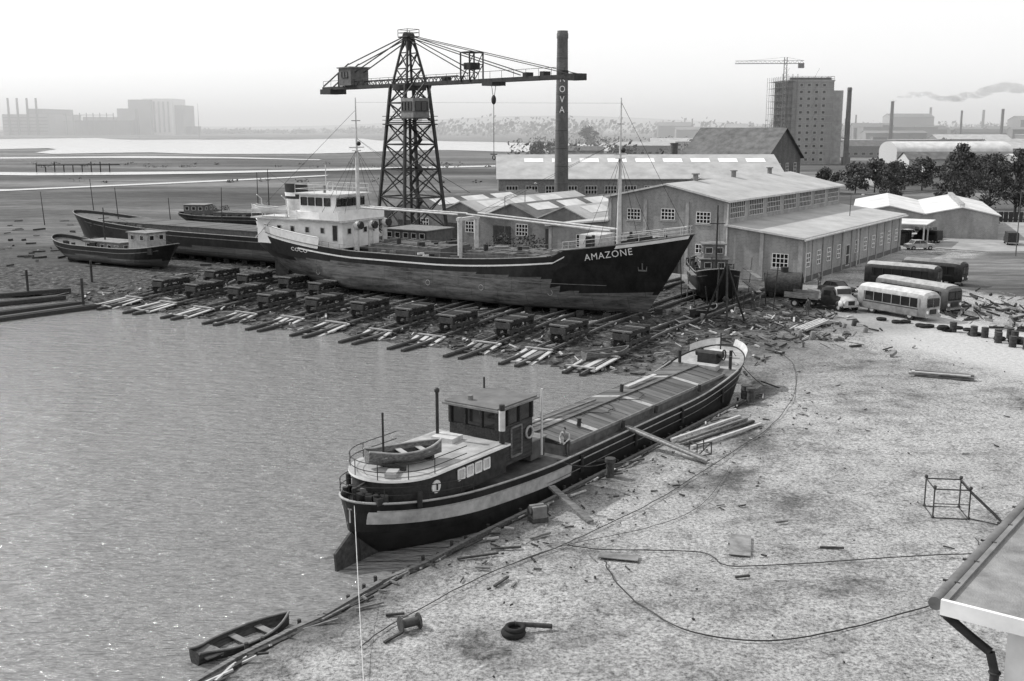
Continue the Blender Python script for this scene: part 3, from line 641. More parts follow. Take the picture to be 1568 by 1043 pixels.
# ------------------------------------------------------------------ tower crane of the yard
def yard_crane():
    t=Part('tower');hw=lambda z:3.7-1.95*z/23
    for sx in (-1,1):
        for sy in (-1,1): t.beam((sx*hw(0),sy*hw(0),0),(sx*hw(23),sy*hw(23),23),.34,.34,DARK);t.box(sx*3.7-.6,sx*3.7+.6,sy*3.7-.6,sy*3.7+.6,-.2,.5,RUST)
    lv=[0,4.5,8.6,12.2,15.4,18.2,20.7,23]
    for i,z in enumerate(lv):
        a=hw(z);c=[(-a,-a,z),(a,-a,z),(a,a,z),(-a,a,z)]
        for k in range(4): t.beam(c[k],c[(k+1)%4],.18,.18,DARK)
        if i<len(lv)-1:
            b_=hw(lv[i+1]);d=[(-b_,-b_,lv[i+1]),(b_,-b_,lv[i+1]),(b_,b_,lv[i+1]),(-b_,b_,lv[i+1])]
            for k in range(4): t.beam(c[k],d[(k+1)%4],.14,.14,DARK);t.beam(c[(k+1)%4],d[k],.14,.14,DARK)
    t.box(-2.6,2.6,-2.6,2.6,17.9,18.05,DARK)
    for sx in (-1,1):
        for z in (18.5,19): t.tube([(-2.6*sx,-2.6,z),(-2.6*sx,2.6,z),(2.6*sx,2.6,z)],.04,DARK)
    t.tube([(0,0,0),(0,0,20)],.2,DARK)
    for i in range(9):
        z=i*2.;sg=1 if i%2 else -1;t.beam((-1.3*sg,.8,z),(1.3*sg,.8,z+2),.5,.08,DARK)
    j=Part('jib')
    j.cyl((0,0,22.3),(0,0,22.9),2.2,DARK,n=20)
    z0,z1=23.0,23.75
    for y in (-.8,.8):
        j.beam((-21.5,y,z0),(33,y,z0),.25,.42,DARK);j.beam((-17,y,z1),(12,y,z1),.1,.1,DARK)
        for x in np.arange(-17,12,1.6): j.beam((x,y,z0),(x+.8,y,z1),.07,.07,DARK);j.beam((x+.8,y,z1),(x+1.6,y,z0),.07,.07,DARK)
    for x in np.arange(-21,33.1,1.8): j.beam((x,-.8,z0),(x,.8,z0),.12,.16,DARK)
    for sx in (-1,1):
        for sy in (-1,1): j.beam((sx*1.7,sy*1.5,23.0),(sx*.4,sy*.4,29.0),.24,.24,DARK)
    for za,zb,a,b_ in ((23.0,25.0,1.7,1.27),(25.0,27.0,1.27,.85),(27.0,29.0,.85,.45)):
        for sg in (-1,1):
            j.beam((-a,sg*a*.9,za),(b_,sg*b_*.9,zb),.12,.12,DARK);j.beam((a,sg*a*.9,za),(-b_,sg*b_*.9,zb),.12,.12,DARK);j.beam((sg*a,-a*.9,za),(sg*b_,b_*.9,zb),.12,.12,DARK)
            j.beam((-b_,sg*b_*.9,zb),(b_,sg*b_*.9,zb),.14,.14,DARK)
    j.box(-1.1,1.1,-.9,.9,28.9,29.05,DARK);j.cyl((0,-.6,29.0),(0,.6,29.0),.55,DARK,n=14)
    for z in (29.5,29.9): j.tube([(-1.1,-.9,z),(1.1,-.9,z),(1.1,.9,z),(-1.1,.9,z),(-1.1,-.9,z)],.035,DARK)
    for x in (-1.1,1.1):
        for y in (-.9,.9): j.cyl((x,y,29),(x,y,29.9),.04,DARK)
    for y in (-.5,.5):
        j.beam((.4,y,28.8),(14,y*1.6,23.9),.1,.1,DARK);j.beam((.4,y,29.0),(24,y*1.6,23.4),.1,.1,DARK);j.beam((.4,y,29.1),(32.5,y*1.6,23.2),.08,.08,DARK)
        j.beam((-.4,y,29.),(-14,y*1.6,26.1),.12,.12,DARK);j.beam((-.4,y,28.8),(-17,y*1.6,23.6),.12,.12,DARK);j.beam((-14,y*1.6,26.2),(-21.3,y*1.6,23.3),.14,.14,DARK);j.beam((-17,y*1.6,23.2),(-17,y*1.6,25),.12,.12,DARK)
    j.box(-15.8,-12.5,-1.4,1.4,23.25,25.6,MGREY);j.box(-16,-12.3,-1.6,1.6,25.6,25.75,GREY);j.box(-21.5,-18.5,-1.3,1.3,22.2,22.9,DARK)
    j.win((-14.1,-1.4,24.7),(1,0,0),(0,-1,0),1.6,.8,2,1,DARK,GLASS)
    j.box(3.2,6.0,-3.4,-1.0,18.8,21.2,GREY);j.win((4.6,-3.4,20.2),(1,0,0),(0,-1,0),2.2,1.1,3,1,DARK,GLASS);j.win((6.0,-2.2,20.2),(0,1,0),(1,0,0),1.8,1.1,2,1,DARK,GLASS)
    for x in (3.3,5.9):
        for y in (-3.3,-1.1): j.beam((x,y,21.2),(x,y*.5,23),.12,.12,DARK)
    j.box(2.2,6.8,-4.0,-.9,18.65,18.78,DARK);j.tube([(2.2,-4,19.5),(6.8,-4,19.5),(6.8,-.9,19.5)],.04,DARK)
    for x in (12.8,14.6):
        for y in (-1,1): j.beam((x,y,23),(x,y,26.4),.14,.14,DARK)
        j.beam((x,-1,26.4),(x,1,26.4),.14,.14,DARK);j.beam((x,-1,23),(x,1,26.4),.08,.08,DARK)
    for y in (-1,1): j.beam((12.8,y,26.4),(14.6,y,26.4),.14,.14,DARK);j.beam((12.8,y,25),(14.6,y,25),.1,.1,DARK);j.beam((12.8,y,23.2),(14.6,y,25),.08,.08,DARK)
    j.box(13,14.4,-.7,.7,24.4,25.2,DARK);j.box(17,19,-1.,1.,22.4,22.8,DARK)
    for y in (-.3,.3): j.cyl((18,y,22.4),(18,y*.3,21.2),.04,DARK,n=4)
    j.ball((18,0,20.8),.5,DARK,(.7,.5,1.1));j.cyl((18,0,20.3),(18,0,14.5),.045,DARK,n=4);j.beam((17.4,0,14.5),(18.6,0,14.5),.12,.12,DARK);j.torus((18,0,14.1),.25,.06,DARK,'y')
    for x in (8,24,27,30): j.box(x,x+.7,-.5,.5,23.2,23.7,DARK)
    j.box(31.5,33.2,-.9,.9,22.6,23.3,DARK)
    y=-1.0
    j.tube([(-21,y,24.0),(32,y,24.0)],.03,DARK)
    for x in np.arange(-21,32.1,2.2): j.cyl((x,y,23),(x,y,24.),.03,DARK,n=4)
    return obj('shipyard_crane',[t,j],(-13.3,146,0),math.atan2(-.785,.62))
yard_crane()
# ------------------------------------------------------------------ buildings
def gable(p,y0,y1,x0,x1,ze,zr,wall,roof,ov=.5):
    ym=(y0+y1)/2
    p.add([(x0,y0,0),(x1,y0,0),(x1,y1,0),(x0,y1,0),(x0,y0,ze),(x1,y0,ze),(x1,y1,ze),(x0,y1,ze),(x0,ym,zr),(x1,ym,zr)],
          [(0,1,5,4),(2,3,7,6),(0,4,8,7,3),(1,2,6,9,5)],wall)
    k=(zr-ze)/(ym-y0)
    for ya,sg in ((y0,-1),(y1,1)):
        a=(x0-ov,ya+sg*ov,ze-k*ov+.08);b_=(x1+ov,ya+sg*ov,ze-k*ov+.08);c=(x1+ov,ym,zr+.08);d=(x0-ov,ym,zr+.08)
        tp=[a,b_,c,d];bt=[(q_[0],q_[1],q_[2]-.16) for q_ in tp]
        p.add(tp+bt,[(0,1,2,3),(7,6,5,4),(0,4,5,1),(1,5,6,2),(3,7,4,0)],roof)
def hall():
    w_=Part('walls');r=Part('roof');n=Part('windows')
    Lh=41.;ov=.5
    def shed(y0,y1,z0,z1):
        w_.add([(0,y0,0),(Lh,y0,0),(Lh,y1,0),(0,y1,0),(0,y0,z0),(Lh,y0,z0),(Lh,y1,z1),(0,y1,z1)],[(0,1,5,4),(2,3,7,6),(0,4,7,3),(1,2,6,5)],BRF)
    shed(0,9.3,5.2,6.2);shed(25,34,6.0,5.0)
    def slab(a,b_,c,d,m_):
        bt=[(q_[0],q_[1],q_[2]-.22) for q_ in (a,b_,c,d)];r.add([a,b_,c,d]+bt,[(0,1,2,3),(7,6,5,4)],m_);r.add([a,b_,c,d]+bt,[(0,4,5,1),(1,5,6,2),(2,6,7,3),(3,7,4,0)],OFFW)
    slab((-ov,-ov,5.3),(Lh+ov,-ov,5.3),(Lh+ov,9.28,6.4),(-ov,9.28,6.4),ROOF);slab((-ov,25.02,6.2),(Lh+ov,25.02,6.2),(Lh+ov,34.5,5.1),(-ov,34.5,5.1),ROOF)
    y0,y1,ym=9.3,25,17.15
    w_.add([(0,y0,0),(Lh,y0,0),(Lh,y1,0),(0,y1,0),(0,y0,9.1),(Lh,y0,9.1),(Lh,y1,9.1),(0,y1,9.1),(0,ym,10.7),(Lh,ym,10.7)],[(0,1,5,4),(2,3,7,6),(0,4,8,7,3),(1,2,6,9,5)],BRF)
    slab((-ov,8.7,9.15),(Lh+ov,8.7,9.15),(Lh+ov,ym,10.95),(-ov,ym,10.95),ROOF);slab((-ov,ym,10.95),(Lh+ov,ym,10.95),(Lh+ov,25.6,9.15),(-ov,25.6,9.15),ROOF)
    for i in range(7):
        x=3+i*5.8;n.win((x+.2,y0,7.9),(1,0,0),(0,-1,0),4.4,1.9,8,3,OFFW,GLASS,.07)
    for i in range(11):
        x=2.4+i*3.6
        if i in (4,): n.win((x,0,1.7),(1,0,0),(0,-1,0),1.4,2.6,1,2,OFFW,DARK,.1)
        else: n.win((x,0,2.5),(1,0,0),(0,-1,0),1.2,1.6,2,3,WHITE,GLASS,.08)
    for y,z,ww,hh in ((2.4,2.5,1.9,1.6),(12.2,7.0,1.8,1.3),(16.9,7.2,1.8,1.3),(21.6,7.0,1.8,1.3),(12.2,3.0,1.8,1.5),(29,3.2,1.8,1.6)):
        n.win((0,y,z),(0,1,0),(-1,0,0),ww,hh,4,3,WHITE,GLASS,.07)
        w_.box(-.1,0,y-ww/2-.2,y+ww/2+.2,z-hh/2-.25,z-hh/2-.1,CONC)
    n.box(-.12,-.02,15.2,20.4,0,4.2,DARK);n.beam((-.15,15,4.3),(-.15,20.6,4.3),.3,.25,OFFW)
    for y in (15.2,16.9,18.7,20.4): n.beam((-.16,y,0),(-.16,y,4.2),.12,.12,MGREY)
    for y in (0.05,4.7,9.3,14.3,20,25,33.9): w_.box(-.14,0,y-.22,y+.22,0,5.0 if y<1 or y>33 else (5.6 if y<9 else 8.9),LGREY)
    for x in np.arange(.2,41,3.6): w_.box(x-.15,x+.15,-.12,0,0,5.0,BRF)
    r.cyl((-ov,-.65,5.05),(Lh+ov,-.65,5.05),.13,OFFW);r.cyl((1,-.25,0),(1,-.25,5),.08,OFFW);r.cyl((-.25,9.0,0),(-.25,9.0,8.8),.09,OFFW);r.cyl((20,-.25,0),(20,-.25,5),.08,OFFW)
    w_.box(-.1,Lh+.1,-.1,0,0,.6,MGREY)
    for x in (8,20,33): r.cyl((x,17.15,10.9),(x,17.15,11.7),.35,GREY);r.cyl((x,17.15,11.7),(x,17.15,11.85),.55,GREY)
    return obj('brick_workshop_hall',[w_,r,n],(33,125,0),math.atan2(.824,.567))
hall()
w_=Part('walls');n=Part('windows')
for i in range(4):
    y0=i*9.;gable(w_,y0,y0+9,0,32,5.0,6.8,BRS,(ROOF,ROOFD,ROOF,ROOFD)[i],.3)
    n.win((0,y0+2.6,3.2),(0,1,0),(-1,0,0),2,1.6,4,3,OFFW,GLASS,.1);n.box(-.1,-.02,y0+4.6,y0+7.6,0,3.6,DARK)
    k=1.8/4.5
    for x in (3,11,19):
        for sg in (-1,1):
            ya=y0+4.5+sg*.6;yb=y0+4.5+sg*2.6;w_.add([(x,ya,6.8-.6*k+.12),(x+6,ya,6.8-.6*k+.12),(x+6,yb,6.8-2.6*k+.12),(x,yb,6.8-2.6*k+.12)],[(0,1,2,3) if sg>0 else (3,2,1,0)],ROOFL)
obj('gabled_workshop_row',[w_,n],(11,150,0),math.atan2(.824,.567))
p=Part('walls');gable(p,0,12,0,40,3.6,5.8,BRD,ROOFD,.4)
q_=Part('windows')
for x in range(2,40,4): q_.win((x,0,2.2),(1,0,0),(0,-1,0),1.6,1.2,3,2,OFFW,GLASS,.1)
obj('low_workshop',[p,q_],(-34,196,0),-.12)
p=Part('walls');gable(p,0,26,0,64,6.2,11.0,GREY,ROOF,.5);q_=Part('skylights')
k=4.8/13
for i in range(9):
    x=6+i*6.4;q_.add([(x,8.4,6.2+8.4*k+.14),(x+4.4,8.4,6.2+8.4*k+.14),(x+4.4,10.6,6.2+10.6*k+.14),(x,10.6,6.2+10.6*k+.14)],[(0,1,2,3)],WHITE)
for i in range(14): q_.win((3+i*4.4,0,3.6),(1,0,0),(0,-1,0),2.6,1.8,4,2,OFFW,GLASS,.12)
obj('long_industrial_shed',[p,q_],(-3,246,0),.02)
p=Part('walls');gable(p,0,22,0,24,9.5,17.0,BRD,ROOFD,.8);q_=Part('windows')
for i in range(4): q_.win((24,3.5+i*5,6.5),(0,1,0),(1,0,0),1.6,2.6,2,3,OFFW,GLASS,.15)
for i in range(5): q_.win((3+i*4.5,0,6.5),(1,0,0),(0,-1,0),1.6,2.6,2,3,OFFW,GLASS,.15)
obj('gabled_warehouse',[p,q_],(46,300,0),math.radians(-38))
p=Part('walls')
for i in range(2): gable(p,i*11,i*11+11,0,34,3.8,5.0,BRF,ROOFL,.3)
q_=Part('windows')
for i in range(8): q_.win((2+i*4,0,2.2),(1,0,0),(0,-1,0),1.8,1.6,3,2,OFFW,GLASS,.1)
for i in range(11): q_.box(3*i+.6,3*i+1.4,5.1,5.9,4.7,5.6,OFFW)
obj('white_roofed_annex',[p,q_],(77,174,0),math.radians(72))
p=Part('frame')
for x in (0,4.5,9):
    for y in (0,6): p.beam((x,y,0),(x,y,3.2),.2,.2,OFFW)
p.box(-.4,9.4,-.4,6.4,3.2,3.35,ROOFL);p.box(-.1,9.1,6,6.1,0,3.2,DARK)
for x in (.6,2.4,4.8,7): p.rbox((x,4,.9),(1.4,2.6,1.6),(0,0,.1),DARK)
obj('open_vehicle_shed',p,(61.5,164,0),math.radians(62))
def chimney(name,loc,h,r0,r1,m_,txt=None,base=True):
    p=Part('shaft');n=20;ls=[0,.15,.3,.5,.7,.85,.955,.96,.985,.99,1]
    rings=[]
    for t in ls:
        rr=r0+(r1-r0)*t+(.06*r0 if .958<t<.987 else 0)
        rings.append([(rr*math.cos(2*math.pi*k/n),rr*math.sin(2*math.pi*k/n),t*h) for k in range(n)])
    p.loft(rings,m_)
    if base: p.box(-r0*1.25,r0*1.25,-r0*1.25,r0*1.25,0,h*.1,m_)
    for z in np.arange(.15,.95,.1): rr=r0+(r1-r0)*z+.0;p.torus((0,0,z*h),rr,.04,DARK,n=20,k=4)
    if txt:
        t0=h*.72
        for i,ch in enumerate(txt):
            v,f=text_mesh(ch,1.9);zb=t0-i*2.1;wd=max(a[0] for a in v);vs=[]
            for a in v:
                rr=r0+(r1-r0)*((zb+a[1])/h)+.09;an=-math.pi/2-.04+(a[0]-wd/2)*.85/rr;vs.append((rr*math.cos(an),rr*math.sin(an),zb+a[1]))
            p.add(vs,f,WHITE)
    return obj(name,p,loc)
chimney('factory_chimney',(10.5,236,0),37,1.55,1.1,BRD,'NOVA')
chimney('factory_chimney',(150,500,0),34,1.25,.95,BRD)
chimney('factory_chimney',(305,900,0),36,1.6,1.2,DARK);chimney('factory_chimney',(394,900,0),30,1.4,1.1,BRD)
chimney('factory_chimney',(560,1500,0),40,2,1.5,BRD);chimney('factory_chimney',(610,1450,0),36,2,1.5,BRD)
p=Part('stack');p.cyl((0,0,0),(0,0,12.5),1.1,MGREY,1.1,n=14);p.torus((0,0,12.4),1.15,.12,DARK);p.box(-2,2,-2,2,0,5,BRD);obj('short_stack',p,(48,330,0))
# haze in the distance: a real scattering volume over the far plain; and smoke from the distant stack
def vol(name,col,dens,g=0.,absorb=0.):
    sm=bpy.data.materials.new(name);sm.use_nodes=True;N=sm.node_tree.nodes;L=sm.node_tree.links
    N.remove(N['Principled BSDF']);v=N.new('ShaderNodeVolumeScatter');v.inputs['Color'].default_value=(col,col,col,1);v.inputs['Density'].default_value=dens;v.inputs['Anisotropy'].default_value=g
    if absorb:
        a=N.new('ShaderNodeVolumeAbsorption');a.inputs['Color'].default_value=(0,0,0,1);a.inputs['Density'].default_value=absorb;ad=N.new('ShaderNodeAddShader');L.new(v.outputs[0],ad.inputs[0]);L.new(a.outputs[0],ad.inputs[1]);L.new(ad.outputs[0],N['Material Output'].inputs['Volume'])
    else: L.new(v.outputs[0],N['Material Output'].inputs['Volume'])
    return sm
p=Part('haze');p.box(-6000,6000,420,9500,-6,70,vol('haze',1.,.00062,.1));obj('atmospheric_haze',p)
sm=vol('smoke',.9,.03,0,.05)
p=Part('smoke')
for i in range(22):
    t=i/21;p.ball((307+t*95+R.uniform(-3,3),900+R.uniform(-4,4),37+t*8+3*math.sin(t*9)+R.uniform(-1.5,1.5)),1.6+t*3.4,sm,(2.0,1,.7),7)
obj('chimney_smoke',p)
def block():
    w_=Part('walls');n=Part('windows');s=Part('scaffolding')
    W,D,H0=21,20,37
    w_.box(0,W,0,D,0,H0,BRB);w_.box(W,W+6,4,D,0,H0-4,CONC);w_.box(-.3,W+.3,-.3,D+.3,H0,H0+.5,CONC)
    for k in range(12):
        z=2+k*3
        w_.box(-.08,W+.08,-.08,D-.1,z+1.6,z+1.85,CONC)
        for x in (6,9.5,13,16.5): n.win((x,0,z+.2),(1,0,0),(0,-1,0),1.5,1.3,1,1,OFFW,GLASS,.12)
        for y in (5,10,15): n.win((0,y,z+.2),(0,1,0),(-1,0,0),1.7,1.4,1,1,OFFW,GLASS,.12)
    for x in (-.5,-3.2):
        for y in np.arange(-1.5,D+1,3.2): s.beam((x,y,0),(x,y,H0+2),.12,.12,MGREY)
    for y in (-1.5,-.4):
        for x in np.arange(-3.2,5,2.3): s.beam((x,y,0),(x,y,H0+3),.1,.1,MGREY)
    for z in np.arange(2,H0+2,2.9): s.box(-3.2,-.4,-1.6,D,z,z+.08,WOODM);s.box(-3,2.6,-1.6,-.3,z,z+.08,WOODM)
    for z in np.arange(2,H0,5.8): s.beam((-3.2,-1.6,z),(-.5,-1.6,z+5.8),.08,.08,MGREY);s.beam((W*.5,-1.2,z),(W*.5+3,-1.2,z+5.8),.08,.08,MGREY)
    for z in (H0+1,H0+2): s.tube([(0,0,z),(W,0,z),(W,D,z)],.07,DARK)
    for x in np.arange(0,W+.1,3): s.beam((x,0,H0),(x,0,H0+2.1),.1,.1,DARK)
    s.box(1,W-1,1,2,H0+.5,H0+1.6,WOODM)
    return obj('apartment_block_under_construction',[w_,n,s],(124,505,0),.08)
block()
p=Part('mast')
for sx in (-.6,.6):
    for sy in (-.6,.6): p.beam((sx,sy,0),(sx,sy,47),.16,.16,GREY)
for i in range(26): z=i*1.8;p.beam((-.6,-.6,z),(.6,-.6,z+1.8),.1,.1,GREY);p.beam((.6,.6,z),(-.6,.6,z+1.8),.1,.1,GREY)
for y in (-.5,.5): p.beam((-22,y,44.3),(8,y,44.3),.25,.25,GREY)
p.beam((-22,0,45.5),(8,0,45.5),.16,.16,GREY)
for x in range(-22,8,2): p.beam((x,.4,44.3),(x+1,0,45.5),.1,.1,GREY);p.beam((x+1,0,45.5),(x+2,.4,44.3),.1,.1,GREY)
p.beam((0,0,47),(-17,0,45.5),.08,.08,GREY);p.beam((0,0,47),(8,0,45.5),.08,.08,GREY);p.box(5.5,8,-.8,.8,42.3,44.2,GREY)
obj('construction_tower_crane',p,(121,500,0),-.1)
p=Part('hangar');n=12
rings=[]
for x in (0,55): rings.append([(x,11-11*math.cos(math.pi*k/n),5.5+4.5*math.sin(math.pi*k/n)) for k in range(n+1)])
p.loft(rings,ROOFL,closed=False,caps=False)
for x in (0,55): p.add([(x,0,0)]+[(x,11-11*math.cos(math.pi*k/n),5.5+4.5*math.sin(math.pi*k/n)) for k in range(n+1)]+[(x,22,0)],[list(range(n+3))],OFFW)
p.box(0,55,-.05,0,0,5.5,LGREY)
for x in range(3,54,5): p.win((x,-.05,3.3),(1,0,0),(0,-1,0),3,1.6,4,2,OFFW,GLASS,.15)
obj('arched_hangar',p,(178,515,0),.05)
def bld(name,x,y,wd,d,h,m_,rm=None,win=True,rz=0.,g=None):
    p=Part('b')
    if g: gable(p,0,d,0,wd,h,h+g,m_,rm or ROOFD,.4)
    else: p.box(0,wd,0,d,0,h,m_);p.box(-.3,wd+.3,-.3,d+.3,h,h+.4,rm or LGREY);p.box(wd*.3,wd*.45,d*.3,d*.6,h+.4,h+2,m_)
    if win:
        nx=max(2,int(wd/4));nz=max(1,int(h/3.2))
        for i in range(nx):
            for j in range(nz): p.win(((i+.5)*wd/nx,0,1.8+j*3.1),(1,0,0),(0,-1,0),wd/nx*.5,1.4,1,1,LGREY,GLASS,.12)
    return obj(name,p,(x,y,0),rz)
for a in ((150,420,22,12,5,OFFW,ROOFD,True,0,2.5),(196,430,30,14,4.5,LGREY,ROOFL,True,.1,2),(235,560,40,16,6,GREY,ROOF,True,0,2),(150,640,40,14,7,GREY,ROOFD,True,.05,3),(210,700,60,18,8,GREY,ROOF,True,0,None),(290,760,50,20,8,GREY,ROOF,True,0,3),(340,720,40,20,7,GREY,ROOFD,True,.1,3),(185,620,30,12,6,GREY,ROOFD,True,0,3),
 (380,820,60,24,10,GREY,ROOF,True,0,None),(330,1050,70,30,15,HAZED,HAZED,False,0,None),(500,1100,50,30,22,HAZED,HAZED,False,0,4),(440,1300,50,30,26,HAZEG,None,False,0,4),(240,1000,50,20,12,HAZED,HAZED,False,0,4),(60,640,34,12,6,GREY,ROOF,True,0,2),(90,720,40,14,7,LGREY,ROOF,True,0,2),(20,560,26,10,5,GREY,ROOFD,True,0,2),(118,600,30,12,6,GREY,ROOFD,True,0,2.5),(108,330,18,10,4,LGREY,ROOF,True,.1,1.5),(262,610,30,16,7,LGREY,ROOF,True,0,3),(60,424,30,12,5,GREY,ROOFD,True,.2,3),(15,424,24,12,4,GREY,ROOFD,True,-.1,3)):
    bld('factory_building' if a[0]>200 else 'industrial_building',*a[:7],win=a[7],rz=a[8],g=a[9])
R2=random.Random(3)
p=Part('b')
for i in range(80):
    x=R2.uniform(200,950);y=R2.uniform(800,1600);wd=R2.uniform(15,50);h=R2.uniform(5,16);m_=R2.choice((HAZED,HAZED,HAZEG,GREY,MGREY))
    gg=Part('t');gable(gg,0,R2.uniform(10,20),0,wd,h,h+R2.uniform(1,5),m_,m_,.4);p.add([(v[0]+x,v[1]+y,v[2]) for v in gg.v],gg.f,m_)
    if i%5==0: p.cyl((x,y-3,0),(x,y-3,R2.uniform(18,30)),.9,m_)
obj('distant_town',p)
p=Part('halls')
for i,(x0,x1,h,mt) in enumerate(((-842,-765,34,HAZEG),(-806,-780,43,HAZED),(-732,-640,24,HAZED),(-724,-700,30,HAZEG),(-670,-640,44,HAZEG),(-655,-618,59,HAZEG),(-634,-584,61,HAZEW),(-600,-570,50,HAZEG),(-700,-560,14,HAZED))): p.box(x0,x1,1850+i*13,1990+i*3,0,h,mt)
for x in (-826,-811,-795,-780): p.cyl((x,1840,0),(x,1840,60),2.4,MGREY,1.8)
for x in range(-728,-650,11): p.cyl((x,1830,0),(x,1830,36),.9,HAZED,.8)
p.box(-732,-650,1826,1828,32,33,HAZED);p.box(-732,-650,1826,1828,22,23,HAZED)
for k in range(5): p.box(-840,-767,1848.5,1849,6+k*5.5,7.2+k*5.5,MGREY)
for k in range(6): p.box(-632+k*8,-629+k*8,1926,1927,4,56,HAZEG)
obj('power_station',p)
for x,y,h in ((-420,1500,45),(-130,1600,30),(-500,1500,30)):
    p=Part('mast');p.cyl((0,0,0),(0,0,h),.6,HAZEG,.2);obj('radio_mast',p,(x,y,0))
# ------------------------------------------------------------------ trees
def leaves(p,c,r,n,ls,mts,sq=1.):
    for _ in range(n):
        while True:
            d=Vector((R.uniform(-1,1),R.uniform(-1,1),R.uniform(-1,1)))
            if .15<d.length<1: break
        o=Vector(c)+Vector((d.x*r,d.y*r,d.z*r*sq));a=Vector((R.gauss(0,1),R.gauss(0,1),R.gauss(0,1))).normalized();b_=a.orthogonal().normalized();e=a.cross(b_);s=ls*R.uniform(.5,1.2)
        p.add([o-b_*s,o+e*s*.6,o+b_*s,o-e*s*.6],[(0,1,2,3)],R.choice(mts))
def tree(h,w_,nc=26,ls=.32,n=75,mts=(LEAF,LEAF,LEAFL)):
    p=Part('tree');p.cyl((0,0,0),(.2,.1,h*.55),h*.022,BARK,h*.012)
    for _ in range(nc):
        a=R.uniform(0,2*math.pi);t=R.random();zz=h*(.2+.72*t);rr=w_*math.sqrt(R.random())*math.sin(math.pi*min(.98,.2+.75*t))
        c=(rr*math.cos(a),rr*math.sin(a),zz);p.cyl((.1,.05,zz*.55),c,h*.007,BARK,h*.002,n=4)
        leaves(p,c,w_*R.uniform(.22,.4),n,ls,mts,.85)
    return p
src=obj('deciduous_tree',tree(13.,3.4,38,.28,90),(86,216,0))
src2=obj('deciduous_tree',tree(11.,4.4,38,.28,90),(92.5,214,0))
for x,y,s,a in ((99,217,1.05,1),(104,226,.95,2),(80.5,235,.8,3),(110,218,1,4),(97,240,1.1,.3)): inst('deciduous_tree',src,(x,y,0),a,s)
src3=obj('bush_tree',tree(8.,4.5,26,.36,80),(90,290,0))
for x,y,s,a in ((97,296,1.1,1),(104,300,1.,2),(113,305,1.1,3),(122,300,.9,4),(58,330,1.0,.5),(66,338,.9,2),(84,296,.8,5),(128,312,1.2,1),(61,900,2,1),(14,600,1.1,3),(25,610,1.2,2),(140,330,1.1,3),(150,345,1.1,2),(52,208,.7,2),(56,214,.6,3),(48,204,.6,1)): inst('bush_tree',src3,(x,y,0),a,s)
p=Part('bush')
for _ in range(26): leaves(p,(R.uniform(-3.5,3.5),R.uniform(-1.6,1.6),R.uniform(.5,3.4)),1.0,70,.2,(LEAF,LEAFL,LEAF))
sb2=obj('large_bush',p,(.5,141,0))
for x,y,s in ((36,215,1),(44,222,1.2),(30,205,.7),(-57,215,.6),(-40,172,.5)): inst('large_bush',sb2,(x,y,0),s,s)
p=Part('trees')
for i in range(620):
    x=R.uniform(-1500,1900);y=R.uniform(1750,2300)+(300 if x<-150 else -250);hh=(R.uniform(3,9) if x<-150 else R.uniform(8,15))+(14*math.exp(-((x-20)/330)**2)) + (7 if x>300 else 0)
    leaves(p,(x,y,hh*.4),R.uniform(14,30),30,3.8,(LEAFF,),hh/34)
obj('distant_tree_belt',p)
p=Part('trees')
LF2=mat('foliage_mid',.09,.95,.4,.05)
for i in range(420):
    x=R.uniform(0,700);y=560+x*.5+R.uniform(-60,420);leaves(p,(x,y,2.5+R.random()*3),R.uniform(3,7),22,1.3,(LF2,),.75)
for i in range(60):
    x=R.uniform(-230,20);y=R.choice((470,505,350))+R.uniform(-8,8);leaves(p,(x,y,.4),R.uniform(1,3),14,.5,(LEAFL,),.3)
obj('hedgerow_trees',p)
p=Part('hills');rings=[]
for k,(y,f_) in enumerate(((2900,0),(3100,1),(3500,0))):
    rings.append([(x,y,f_*(10+8*noise.noise(Vector((x*.0012,0,0)))+30*math.exp(-((x-50)/500)**2)+16*math.exp(-((x-1500)/500)**2)) ) for x in np.arange(-3600,4000,60)])
p.loft(rings,HILLM,closed=False,caps=False);obj('hills',p)
p=Part('fence')
for i in range(60): x=i*.9;p.box(x,x+.8,0,.05,0,1.9,DARK)
for z in (.5,1.5): p.beam((0,.1,z),(54,.1,z),.1,.12,DARK)
obj('board_fence',p,(84,207,0),-.1)
